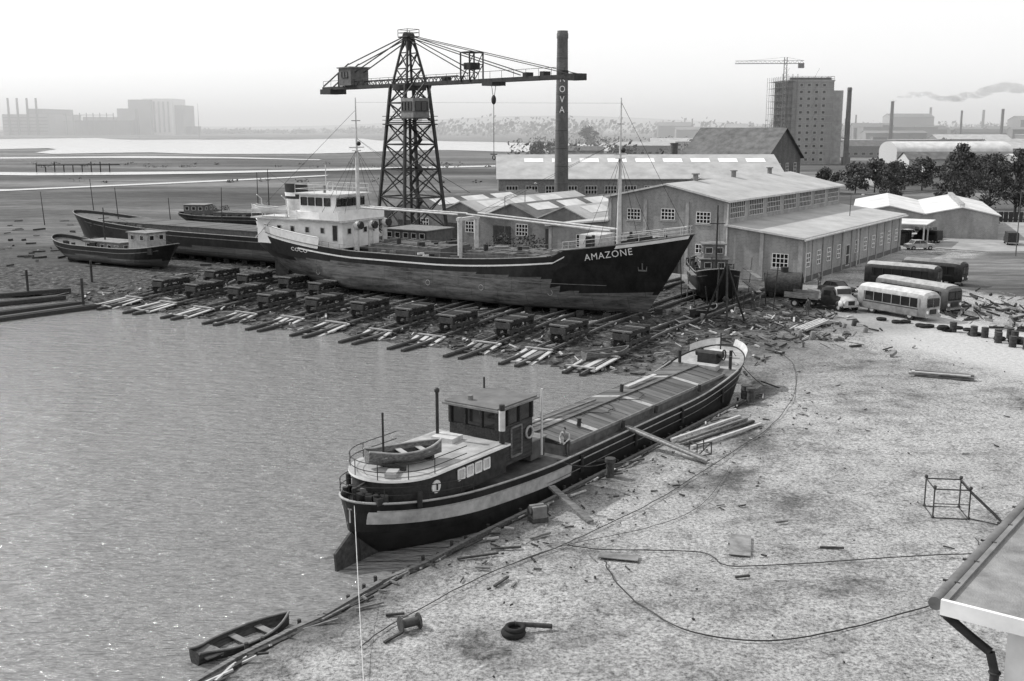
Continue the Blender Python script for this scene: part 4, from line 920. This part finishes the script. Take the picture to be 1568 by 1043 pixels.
# ------------------------------------------------------------------ vehicles
def wheel(p,x,y,r,wd=.22):
    p.cyl((x,y-wd/2,r),(x,y+wd/2,r),r,RUBBER,n=16);p.cyl((x,y-wd/2-.01,r),(x,y+wd/2+.01,r),r*.55,LGREY,n=12);p.torus((x,y,r),r-.05,.06,RUBBER,'y',n=16)
def car(name,loc,rz,m_,van=False):
    p=Part('body');hw=.78
    if van: prof=[(-2,.35),(-2.05,1.0),(-1.95,1.95),(1.1,1.95),(1.6,1.15),(2.1,1.0),(2.15,.35)]
    else: prof=[(-2.05,.35),(-2.1,.8),(-1.6,.92),(-1.1,.95),(.75,.97),(1.9,.88),(2.08,.7),(2.05,.35)]
    rings=[]
    for y,sc,dz in ((-hw,.97,-.03),(-hw*.94,1,0),(hw*.94,1,0),(hw,.97,-.03)): rings.append([(x*sc,y,z+(dz if z>.5 else 0)) for x,z in prof])
    p.loft(rings,m_,smooth=False)
    if not van:
        g=[[(-1.35,y,.93),(-1.0,y*.86,1.38),(.3,y*.86,1.4),(.85,y,.95)] for y in (-hw*.93,hw*.93)];p.loft(g,GLASS,smooth=False)
        p.box(-1.0,.28,-.62,.62,1.385,1.43,m_)
        for y in (-1,1):
            for x0,x1 in ((-1.35,-1.0),(-.3,-.3),(.85,.3)): p.beam((x0,y*hw*.94,.94),(x1,y*hw*.83,1.4),.07,.06,m_)
    else:
        for sg in (-1,1):
            p.box(.3,1.15,sg*hw-.01,sg*hw+.01,1.2,1.75,GLASS);p.box(-1.6,-.1,sg*hw-.01,sg*hw+.01,1.25,1.7,GLASS)
        p.rbox((1.42,0,1.55),(.04,1.3,.6),(0,-.56,0),GLASS)
    for x in (-1.3,1.3):
        for y in (-.7,.7): wheel(p,x,y,.32,.18)
    p.box(2.08,2.16,-.75,.75,.38,.5,CHROME);p.box(-2.18,-2.1,-.75,.75,.38,.5,CHROME)
    for y in (-.55,.55): p.cyl((2.02,y,.68),(2.1,y,.68),.1,WHITE,n=10)
    return obj(name,p,loc,rz)
def bus(name,loc,rz,m_,roof,Lb=8.,low=None):
    p=Part('body');hw=1.15;h=2.75
    rings=[]
    for x,s,t in ((0,.86,.93),(.25,.97,.99),(.8,1,1),(Lb-1.,1,1),(Lb-.3,.97,.97),(Lb,.88,.9)):
        rings.append([(x,hw*s*a,.45+(h*t-.45)*b_) for a,b_ in ((-1,0),(-1,.72),(-.93,.9),(-.7,.98),(0,1.02),(.7,.98),(.93,.9),(1,.72),(1,0))])
    p.loft(rings,m_)
    rr=[[(q_[0],q_[1],q_[2]+.012) for q_ in r[2:7]] for r in rings[1:5]];p.loft(rr,roof,closed=False,caps=False)
    n=int((Lb-1.6)/1.05)
    for sg in (-1,1):
        p.box(.9,Lb-.9,sg*hw-.012,sg*hw+.012,1.3,2.15,GLASS)
        for i in range(n+1): p.beam((1.05+i*1.05,hw*sg*1.01,1.3),(1.05+i*1.05,hw*sg*1.01,2.15),.1,.04,m_)
        p.box(.8,Lb-.8,sg*hw-.015,sg*hw+.015,1.1,1.18,DARK)
        if low: p.box(.8,Lb-.8,sg*hw-.014,sg*hw+.014,.5,1.1,low)
        for x in (1.9,Lb-1.7): wheel(p,x,sg*.98,.45,.28)
    p.box(Lb-.05,Lb-.0,-.9,.9,1.3,2.2,DARK)
    p.box(Lb-.02,Lb+.03,-.83,-.06,1.38,2.12,GLASS);p.box(Lb-.02,Lb+.03,.06,.83,1.38,2.12,GLASS)
    p.box(Lb-.05,Lb+.05,-.45,.45,.7,1.15,DARK);p.box(Lb-.02,Lb+.12,-1.05,1.05,.42,.58,CHROME)
    for y in (-.8,.8): p.cyl((Lb-.1,y,.92),(Lb+.05,y,.92),.15,WHITE,n=12)
    return obj(name,p,loc,rz)
bd=math.atan2(-7.6,2.4)
bus('bus',(34.8,107.2,0),bd+.25,LGREY,OFFW,low=GREY);bus('bus',(38.4,112.8,0),bd+.18,MGREY,LGREY,9.2,low=LGREY)
bus('bus',(40.6,124.5,0),math.radians(-38),DARK,LGREY,8);bus('bus',(46,128,0),math.radians(-40),DARK,GREY,7)
def truck(name,loc,rz,m_,bed):
    p=Part('cab');p.box(0,6.2,-.4,.4,.55,.75,DARK)
    rings=[[(x,a*.95*s,z0+(z1-z0)*b_) for a,b_ in ((-1,0),(-1,.6),(-.85,1),(.85,1),(1,.6),(1,0))] for x,s,z0,z1 in ((3.6,1,.6,2.2),(4.6,1,.6,2.25),(4.95,.95,.6,1.5),(6.1,.8,.6,1.3),(6.25,.7,.6,1.15))]
    p.loft(rings,m_)
    for sg in (-1,1): p.box(3.85,4.55,sg*.93-.02,sg*.93+.03,1.5,2.0,GLASS);p.ball((5.6,sg*.85,.75),.5,m_,(1.1,.4,.7))
    p.rbox((4.83,0,1.85),(.05,1.5,.55),(0,-.4,0),GLASS)
    if bed=='flat':
        p.box(-.2,3.4,-1.1,1.1,.95,1.08,WOODM)
        for y in (-1.1,1.06): p.box(-.2,3.4,y,y+.05,1.08,1.5,WOODM)
    else: p.box(-.2,3.4,-1.1,1.1,.95,2.3,m_);p.box(-.3,3.5,-1.15,1.15,2.3,2.38,GREY)
    for x in (.9,5.5):
        for y in (-.85,.85): wheel(p,x,y,.42,.26)
    p.box(6.25,6.33,-.9,.9,.5,.65,CHROME);p.box(6.2,6.28,-.35,.35,.7,1.1,DARK)
    for y in (-.65,.65): p.cyl((6.1,y,.95),(6.22,y,.95),.13,WHITE,n=10)
    return obj(name,p,loc,rz)
truck('flatbed_truck',(28.2,110,0),math.radians(-38),DARK,'flat');truck('pickup_truck',(31.4,111.5,0),math.radians(-75),OFFW,'flat')
car('parked_car',(59.5,160,0),.15,LGREY);car('parked_van',(64.5,170,0),2.2,DARK,van=True);car('parked_van',(66,176,0),2.0,MGREY,van=True);car('parked_van',(76,167,0),1.3,DARK,van=True);car('parked_van',(78.5,182,0),1.2,MGREY,van=True);car('parked_car',(80,196,0),.1,DARK);car('parked_car',(63.5,177,0),2,OFFW);car('parked_car',(86,199,0),.2,GREY);car('parked_car',(35,117,0),-1.,DARK);car('parked_car',(49.5,131,0),.2,DARK)
# ------------------------------------------------------------------ slipway
rd=Vector((.532,.847,0));al=Vector((.847,-.532,0))
tracks=Part('slip_rails');pads=Part('slip_planks')
S0=Vector((-43.7,113.8,0))
def P2(r,q): return S0+al*r+rd*q
def carriage():
    p=Part('frame')
    for y in (-.7,.7):
        p.beam((-1.9,y,1.15),(1.9,y,1.15),.22,.3,DARK);p.beam((-2.2,y,.45),(2.2,y,.45),.25,.28,RUST)
        for x in (-1.8,-.6,.6,1.8): p.beam((x,y,.45),(x,y,1.15),.16,.16,DARK)
        p.beam((-1.8,y,.5),(-.6,y,1.1),.1,.1,DARK);p.beam((1.8,y,.5),(.6,y,1.1),.1,.1,DARK)
        for x in (-1.7,1.7,-.5,.5): p.cyl((x,y-.1,.28),(x,y+.1,.28),.27,RUST,n=12)
    for x in np.arange(-1.8,1.9,.6): p.beam((x,-.9,1.36),(x,.9,1.36),.3,.12,R.choice((WOODD,WOODM,DARK)))
    for x in (-1.9,1.9): p.beam((x,-.75,.9),(x,.75,.9),.3,.5,RUST)
    return p
cs=obj('slip_carriage',carriage(),(0,0,-50))
for i in range(11):
    r=1.5+i*5.65+R.uniform(-.2,.2)
    for dd in (-.75,.75):
        for k in range(14):
            a=P2(r+dd,-1.5+k*3.4);b_=P2(r+dd,-1.5+(k+1)*3.4)
            za=max(hz(a.x,a.y),-.85)+.12;zb=max(hz(b_.x,b_.y),-.85)+.12
            tracks.beam((a.x,a.y,za),(b_.x,b_.y,zb),.38,.28,WOODD);tracks.beam((a.x,a.y,za+.18),(b_.x,b_.y,zb+.18),.08,.1,GREY)
    for k in range(12):
        a=P2(r,k*1.3-.3);z=hz(a.x,a.y)+.12
        tracks.beam(a-al*1.3+Vector((0,0,z)),a+al*1.3+Vector((0,0,z)),.3,.14,WOODD)
    qa=-.4+R.uniform(-.3,.3);qb=3.7+R.uniform(-.3,.3)
    for dd in (-1.15,-.32,.32,1.15):
        a=P2(r+dd+R.uniform(-.05,.05),qa+R.uniform(-.3,.3));b_=P2(r+dd+R.uniform(-.08,.08),qb+R.uniform(-.4,.4));pads.beam((a.x,a.y,hz(a.x,a.y)+.38),(b_.x,b_.y,hz(b_.x,b_.y)+.3),.36 if abs(dd)>1 else .44,.1,WOODL if abs(dd)>1 or R.random()<.6 else WOODM)
    for qq in (qa+.2,qb-.2):
        a=P2(r-1.3,qq);b_=P2(r+1.3,qq);pads.beam((a.x,a.y,hz(a.x,a.y)+.44),(b_.x,b_.y,hz(b_.x,b_.y)+.44),.22,.1,LGREY)
    qq=(8.2 if i>2 else 9.5)+R.uniform(-1,1);a=P2(r,qq)
    inst('slip_carriage',cs,(a.x,a.y,hz(a.x,a.y)+.2),math.atan2(.847,.532))
    if i in (0,1,2,3): a=P2(r,qq+7.5);inst('slip_carriage',cs,(a.x,a.y,.1),math.atan2(.847,.532))
bpy.data.objects.remove(cs)
for i in range(17):
    c=Vector((-29.5,129,0))+al*(3.5+i*2.9)
    for y in (-2.6,0,2.6):
        d=c+rd*y;pads.box(d.x-.35,d.x+.35,d.y-.35,d.y+.35,-.3,.52,WOODD)
for i in range(20):
    c=Vector((-6,127.8,0))-al*(3+i*3.3)
    for y in (-2.4,2.4): d=c+rd*y;pads.box(d.x-.35,d.x+.35,d.y-.35,d.y+.35,-.3,.62,WOODD)
for i in range(8):
    c=Vector((-62,149.6,0))+al*(3+i*2.4);pads.box(c.x-.5,c.x+.5,c.y-.5,c.y+.5,-.3,.32,WOODD)
obj('slipway_tracks',[tracks,pads])
p=Part('scrap')
for i in range(1700):
    r=R.uniform(-8,70);q=abs(R.gauss(0,15))
    a=P2(r,q);z=hz(a.x,a.y)
    if z<-.78: continue
    l=R.choice((R.uniform(.15,.6),R.uniform(.3,1.8)));an=R.gauss(1.0,.6) if R.random()<.6 else R.uniform(0,3.2)
    p.beam((a.x,a.y,z+.08),(a.x+l*math.cos(an),a.y+l*math.sin(an),z+.08+R.uniform(0,.15)),R.uniform(.05,.2),R.uniform(.04,.16),R.choice((WOODD,WOODD,WOODM,WOODL,RUST,DARK,DARK,WOODM)))
obj('slip_scrap_timber',p)
p=Part('scrap')
for i in range(300):
    x=R.gauss(24,5.5);y=R.gauss(99,6)
    if y<85 or x<13 or pin(x,y,RD) or pin(x,y,BAS): continue
    l=R.uniform(.2,1.4);an=R.uniform(0,3.2);s=R.uniform(.06,.28)
    if R.random()<.88: p.beam((x,y,.1),(x+l*math.cos(an),y+l*math.sin(an),.1+R.uniform(0,.3)),s*.7,s*.5,R.choice((RUST,DARK,WOODM,GREY,WOODL,RUST,DARK,WOODD)))
    elif R.random()<.5: p.torus((x,y,.15),R.uniform(.25,.4),.07,RUST)
    else: p.cyl((x,y,0),(x+.1,y,R.uniform(.3,.7)),R.uniform(.12,.25),R.choice((RUST,DARK,GREY)))
obj('scrap_metal',p)
p=Part('scrap')
for i in range(320):
    x=R.gauss(44,5);y=R.gauss(105,8)
    if pin(x,y,RD): continue
    l=R.uniform(.2,1.5);an=R.uniform(0,3.2);s=R.uniform(.06,.3);p.beam((x,y,.1),(x+l*math.cos(an),y+l*math.sin(an),.1+R.uniform(0,.3)),s*.6,s,R.choice((RUST,DARK,DARK,WOODM,GREY)))
obj('scrap_metal',p)
p=Part('boiler');p.cyl((-1.8,0,1.3),(1.8,0,1.3),1.3,RUST,n=20);p.torus((-1.8,0,1.3),1.25,.1,DARK,'x');p.torus((1.8,0,1.3),1.25,.1,DARK,'x');p.box(-1.5,-1,-1,1,0,.5,DARK);p.box(1,1.5,-1,1,0,.5,DARK);p.cyl((0,0,2.5),(0,0,3.1),.4,DARK)
obj('old_boiler',p,(29,116,0),-.3)
p=Part('legs')
for k in range(3): a=k*2.1+.4;p.cyl((2.2*math.cos(a),2.2*math.sin(a),0),(0,0,5.6),.1,DARK)
p.cyl((0,0,5.4),(0,0,2.4),.04,ROPE);p.ball((0,0,2.3),.3,DARK)
obj('tripod_hoist',p,(19.5,99,0))
p=Part('drum');p.cyl((0,0,0),(0,0,.9),.3,RUST,n=14)
for z in (.02,.3,.6,.88): p.torus((0,0,z),.3,.025,DARK,n=14,k=4)
ds=obj('oil_drum',p,(39.9,93.2,0))
for x,y in ((40.6,92.6),(41.3,91.6),(40.8,90.4),(42.6,92.2),(42.4,90.9),(41.2,88.6),(41.9,87.6),(38.9,95.2),(43.6,91),(15.6,71.3)): inst('oil_drum',ds,(x,y,0),R.random())
p=Part('t')
for i in range(26):
    u=R.random();p.torus((34.5+9*u+R.uniform(-.4,.4),101.5-13*u+R.uniform(-.4,.4),.15+.25*(R.random()<.3)),.36,.13,RUBBER)
obj('row_of_old_tyres',p)
# ------------------------------------------------------------------ yard items
def wob(pts,z=.04):
    out=[];P_=[Vector((a,b_,z)) for a,b_ in pts]
    for i in range(len(P_)-1):
        p0=P_[max(i-1,0)];p1=P_[i];p2=P_[i+1];p3=P_[min(i+2,len(P_)-1)]
        for k in range(6):
            t=k/6;v=.5*((2*p1)+(p2-p0)*t+(2*p0-5*p1+4*p2-p3)*t*t+(-p0+3*p1-3*p2+p3)*t**3);v.x+=R.uniform(-.05,.05);v.z=hz(v.x,v.y)+.1;out.append(v)
    return out
for c,mt,rr in (([(21.2,93),(21.6,86),(21.4,81.4),(19.4,73.2),(16,64.8),(11.7,57.9),(6.8,50.5),(3.4,46.4),(1.9,44.7),(-1.2,41.6),(-4.4,37.3),(-5.4,35.3)],ROPE,.022),([(2.4,45),(3.8,44.5),(6,44.4),(8.2,44.1),(8.8,42.8),(9.9,42.7),(12.4,43),(15.3,43.5),(18.1,43.9),(19.9,44.2),(20.5,46)],ROPE,.025),([(3.9,43.2),(4.1,41.3),(4.9,38.9),(6.5,36.7),(9.1,36),(12.2,37),(15.1,38.5),(16.9,39.4),(19,40)],BLACK,.028),([(-1.2,41.6),(1.9,44.7),(6,47),(9,50),(12,57)],ROPE,.014)):
    p=Part('hose');p.tube(wob(c),rr,mt);obj('hose_on_ground',p)
def single(name,f,loc=(0,0,0),rz=0): p=Part(name);f(p);return obj(name,p,loc,rz)
single('gangplank',lambda p:(p.beam((6.5,60.6,1.05),(10.6,57,.15),.5,.1,WOODM),p.beam((6.4,60.4,1.12),(10.5,56.8,.22),.06,.08,WOODL)))
single('gangplank',lambda p:p.beam((1.9,50.6,.85),(3.6,47.8,.12),.35,.1,WOODM))
single('mooring_bollard',lambda p:(p.cyl((0,0,0),(0,0,1.0),.22,RUST,.2,n=12),p.cyl((0,0,.85),(0,0,1.05),.28,RUST,n=12)),(5.1,54.7,-.05))
single('mooring_bollard',lambda p:(p.cyl((0,0,0),(0,0,.9),.26,RUST,.22,n=12),p.cyl((0,0,.75),(0,0,.95),.32,RUST,n=12)),(15.8,70.6,-.05))
single('iron_winch_block',lambda p:(p.box(-.4,.4,-.3,.3,0,.25,RUST),p.box(-.35,.35,-.25,.25,.25,.8,GREY),p.cyl((-.45,0,.6),(.45,0,.6),.22,RUST,n=12)),(1.2,48.2,-.05),.4)
single('cable_reel',lambda p:(p.cyl((-.35,0,.3),(.35,0,.3),.16,ROPE,n=12),p.cyl((-.38,0,.3),(-.33,0,.3),.3,RUST,n=16),p.cyl((.33,0,.3),(.38,0,.3),.3,RUST,n=16)),(-3.7,37.0,0),.5)
single('old_tyre',lambda p:(p.torus((0,0,.13),.33,.13,RUBBER,n=20,k=8),p.torus((.05,0,.3),.31,.09,RUBBER,n=20)),(.05,36.6,0))
single('iron_pipe',lambda p:p.cyl((.0,0,.3),(1.35,.2,.12),.09,RUST,n=12),(.1,36.9,0))
single('steel_plate',lambda p:p.rbox((0,0,.1),(1.7,.6,.03),(0,0,0),mat('plate',.16,.6,.4,2)),(4.5,43.7,0),-.25)
single('steel_plate',lambda p:p.rbox((0,0,.1),(2.4,.9,.03),(0,0,0),mat('plate2',.19,.7,.4,2)),(9.9,45.0,0),1.35)
single('plank_pile',lambda p:[p.rbox((R.uniform(-.4,.4),i%4*.4-.6,.12+.12*(i//4)),(4.0,.24,.08),(0,0,R.uniform(-.14,.14)),R.choice((WOODL,WOODM))) for i in range(10)],(31.2,77.6,0),-.35)
single('plank_pile',lambda p:[p.rbox((R.uniform(-.4,.4),i%4*.3-.5,.12+.1*(i//4)),(6,.18,.09),(0,0,R.uniform(-.08,.08)),WOODL) for i in range(8)],(27,97,.2),.9)
single('timber_beams',lambda p:[p.beam((9.2+i*.3,61.0-i*.5,.15),(14.2+i*.3,66.2-i*.6,.16),.17,.14,(WOODL,WOODM,WOODD)[i%3]) for i in range(4)])
single('cube_frame',lambda p:[p.beam(a,b_,.05,.05,RUST) for a,b_ in (((0,0,0),(1,0,0)),((1,0,0),(1,.7,0)),((1,.7,0),(0,.7,0)),((0,.7,0),(0,0,0)),((0,0,0),(0,0,.7)),((1,0,0),(1,0,.7)),((1,.7,0),(1,.7,.7)),((0,.7,0),(0,.7,.7)),((0,0,.7),(1,0,.7)),((0,.7,.7),(1,.7,.7)),((0,0,.7),(0,.7,.7)),((0,0,0),(1,.0,.7)))],(10.2,58.2,0),.5)
def cage(p):
    A=[(0,0,0),(1.6,0,0),(1.6,1.6,0),(0,1.6,0)];T=[(0,0,1.4),(1.6,0,1.4),(1.6,1.6,1.4),(0,1.6,1.4)]
    for k in range(4):
        p.cyl(A[k],A[(k+1)%4],.035,RUST,n=6);p.cyl(T[k],T[(k+1)%4],.035,RUST,n=6);p.cyl(A[k],T[k],.035,RUST,n=6);p.ball((T[k][0],T[k][1],1.5),.09,RUST,n=6);p.ball((A[k][0],A[k][1],.05),.08,RUST,n=6)
    p.cyl((0,0,.7),(1.6,0,.7),.025,RUST,n=5)
    for y in (0,.8,1.6): p.cyl((1.6,y,1.3),(3.0,y-.9,.05),.035,RUST,n=6)
    for t in (.25,.5,.75): p.cyl((1.6+1.4*t,-.9*t,1.3*(1-t)),(1.6+1.4*t,1.6-.9*t,1.3*(1-t)),.03,RUST,n=5)
    p.cyl((3.0,-.9,.05),(3.0,.7,.05),.035,RUST,n=5);p.cyl((1.6,0,.05),(3.0,-.9,.05),.03,RUST,n=5)
single('steel_tube_frame',cage,(19.6,48.6,0),-.12)
p=Part('bits')
for i in range(420):
    if R.random()<.6:   # litter gathers along the quay
        t=R.random();x=-4+24*t+abs(R.gauss(0,3.0));y=43+33*t-abs(R.gauss(0,2.5))
    else: x=R.uniform(-7,40);y=R.uniform(33,92)
    if pin(x,y,BAS): continue
    z=hz(x,y);l=R.choice((.04,.08,.15,.4,.12))*R.uniform(.6,1.3);an=R.uniform(0,6.3);p.beam((x,y,z+.05),(x+l*math.cos(an),y+l*math.sin(an),z+.07),R.uniform(.03,.09),.05,R.choice((RUST,WOODM,DARK,DARK,LGREY)))
for x,y,l,an in ((-4.7,38.1,.7,.1),(-4.5,35.9,.9,.9),(-.7,40.7,1.0,1.0),(-2.3,43.5,1.8,.3),(-.9,44.6,1.3,.1),(.8,45.8,1.1,.6),(-1.5,42.6,.6,-.3),(8.1,53,.4,0),(12.1,47.8,.6,.2),(13.3,44.8,1.0,-.2),(9,41.6,.6,.1),(9,74,1,.3),(18.5,74,2,2),(4,57,1.5,.2),(5,56.2,2.5,.5)):
    p.beam((x,y,.08),(x+l*math.cos(an),y+l*math.sin(an),.12),.1,.08,R.choice((WOODD,RUST,WOODM)))
obj('ground_litter',p)
p=Part('piles')
bk=BAS[1:13]
for i in range(len(bk)-1):
    a=Vector((*bk[i],0));b_=Vector((*bk[i+1],0));nrm=Vector((b_.y-a.y,-(b_.x-a.x),0)).normalized()
    p.beam(a+nrm*.25+Vector((0,0,-.5)),b_+nrm*.25+Vector((0,0,-.52)),.2,.2,WOODM)
    if i<5: p.beam(a+nrm*1.0+Vector((0,0,-.16)),b_+nrm*1.2+Vector((0,0,-.13)),.16,.14,WOODD)
    n=int((b_-a).length/.8)
    for k in range(n):
        c=a.lerp(b_,k/n);h=R.uniform(-.6,-.25);p.cyl((c.x,c.y,-2),(c.x+R.uniform(-.05,.05),c.y,h),.08,WOODD,n=7)
        for _ in range(2):
            l=R.uniform(.3,1.6);an=R.gauss(1,.8);o=c+nrm*R.uniform(.3,1.8);p.beam((o.x,o.y,hz(o.x,o.y)+.1),(o.x+l*math.cos(an),o.y+l*math.sin(an),hz(o.x+l*math.cos(an),o.y+l*math.sin(an))+.13),.08,.07,R.choice((WOODM,WOODD,WOODL)))
obj('timber_revetment',p)
p=Part('hull');rowboat_mesh(p,4.2,1.4,.5,(0,0,0),WOODD,WOODD,GREY);p.box(-1.9,-1.2,-.5,.5,.42,.47,WOODM)
obj('wooden_rowboat',p,(-9.9,37.6,-.98),math.atan2(3.2,2.7))
p=Part('hull');rowboat_mesh(p,4.6,1.6,.6,(0,0,0),WOODM,WOODD,GREY);obj('wooden_rowboat',p,(7.6,86.3,-.5),.6)
p=Part('hull');rowboat_mesh(p,4.6,1.6,.6,(0,0,0),DARK,WOODD,GREY);obj('wooden_rowboat',p,(18.5,104,0),.9)
def sag(a,b_,s,r,mt,name):
    p=Part('rope');a=Vector(a);b_=Vector(b_);p.tube([a.lerp(b_,t/14)-Vector((0,0,s*4*(t/14)*(1-t/14))) for t in range(15)],r,mt,4);obj(name,p)
sag(bl(.3,0,3.5),(-4.6,31.5,.1),.35,.016,ROPEL,'mooring_rope')
sag(bl(38,-1,3.9),(17.5,74,.2),.3,.03,ROPE,'mooring_rope');sag(bl(13,-2.3,2.5),(5.1,54.7,.8),.3,.025,ROPE,'mooring_rope')
p=Part('logs')
for a,b_ in (((-58,96,-.7),(-43.5,113,-.55)),((-60,100,-.7),(-46,114.3,-.5)),((-66,112,-.4),(-50,121,-.1)),((-64,106,-.6),(-49,117,-.3))): p.beam(a,b_,.7,.45,DARK);p.beam((a[0]+.9,a[1],a[2]),(b_[0]+.9,b_[1],b_[2]),.3,.4,WOODD)
for x,y in ((-53,119),(-44.4,112.3),(-49,127),(-60,112)): p.cyl((x,y,-1.5),(x,y,2.4),.14,WOODD);p.beam((x-.6,y,1.8),(x+.6,y,1.8),.1,.1,WOODD)
obj('floating_log_boom',p)
p=Part('wreckage')
for i in range(230):
    x=R.uniform(-110,-35);y=R.gauss(165,22)
    if y<140: continue
    l=R.uniform(.3,2.2);an=R.gauss(0,.6);p.beam((x,y,.12),(x+l*math.cos(an),y+l*math.sin(an),.2),R.uniform(.06,.25),R.uniform(.06,.35),R.choice((DARK,RUST,WOODM,WOODD,GREY)))
for i in range(9):
    x=-182+i*3.5;p.beam((x,425,0),(x,425,R.uniform(2,4)),.3,.3,DARK)
p.beam((-182,425,2.6),(-150,425,2.8),.4,.4,DARK)
for x,y,h in ((-57,160,9),(-52,168,7),(-47,178,8),(-38,165,11),(-70,185,9),(-85,200,6)): p.cyl((x,y,0),(x+R.uniform(-.5,.5),y,h),.1,DARK,.05,n=5)
obj('wreckage',p)
p=Part('body');p.box(-2.2,2.2,-1.5,1.5,.9,3.2,MGREY);p.box(-2.4,2.4,-1.8,-1.2,0,.9,DARK);p.box(-2.4,2.4,1.2,1.8,0,.9,DARK);p.win((0,-1.5,2.4),(1,0,0),(0,-1,0),1.2,.8,1,1,LGREY,GLASS)
for y in (-.4,.4): p.beam((-1.8,y,2.5),(-12,y*.5,11.5),.2,.2,DARK)
for t in np.arange(.1,1,.12): p.beam((-1.8-10.2*t,-.4,2.5+9*t),(-1.8-10.2*t-1,.4,2.5+9*t+1),.1,.1,DARK)
p.tube([(1.8,0,3.2),(-12,0,11.5),(-12,0,6)],.05,DARK);obj('crawler_crane',p,(-9,228,0),.1)
def pole(name,loc,h):
    p=Part('pole');p.cyl((0,0,0),(0,0,h),.08,MGREY,.05,n=7)
    p.tube([(0,0,h),(.8,0,h+.3),(1.5,0,h+.2)],.04,MGREY);p.ball((1.6,0,h+.1),.2,OFFW,(1.3,1,.5),6)
    return obj(name,p,loc)
for x,y,h in ((2,170,9),(46,150,8.5),(30,186,9),(-1,155,8),(70,152,9),(90,165,9)): pole('street_lamp',(x,y,0),h)
# ------------------------------------------------------------------ foreground roof corner
rz=math.atan2(.79,.61)
fel=mat('roof_felt',.22,.95,.35,1.5,8,bump=.3,bscale=25)
r=Part('roof');r.box(0,16,-12,0,-.12,.0,fel);r.box(-.06,16,0,.1,-.18,.06,GREY);r.box(-.14,-.06,-12,.1,-.2,.07,WHITE)
gt=Part('gutter');gt.cyl((-.1,.2,-.04),(16,.2,-.02),.12,mat('gutter_zinc',.13,.6,.3,2),.12,n=14)
for x in np.arange(.8,15,1.2): gt.beam((x,.05,.05),(x,.34,.05),.05,.03,DARK)
gt.tube([(.35,.18,-.12),(.35,.12,-.4),(.55,-.25,-.75),(.55,-.6,-.95),(.55,-.7,-1.3),(.55,-.7,-9.8)],.08,DARK,n=10)
for z in (-.4,-1.3): gt.torus((.35 if z>-1 else .55,.12 if z>-1 else -.7,z),.09,.02,DARK)
wl=Part('walls');wl.box(.75,15,-11.5,-.85,-10,-.13,OFFW);wl.box(.65,.75,-1.3,-.83,-10,-.13,WHITE)
for x in (3,7,11):
    for z in (-2.2,-5.6): wl.win((x,-.85,z),(1,0,0),(0,1,0),1.6,1.6,2,2,WHITE,GLASS)
for y in (-3.2,-6.2,-9.2):
    for z in (-2.2,-5.6): wl.win((.75,y,z),(0,1,0),(-1,0,0),1.6,1.8,2,2,WHITE,GLASS)
obj('yard_office_building',[r,gt,wl],(7.45,17.5,10),rz)
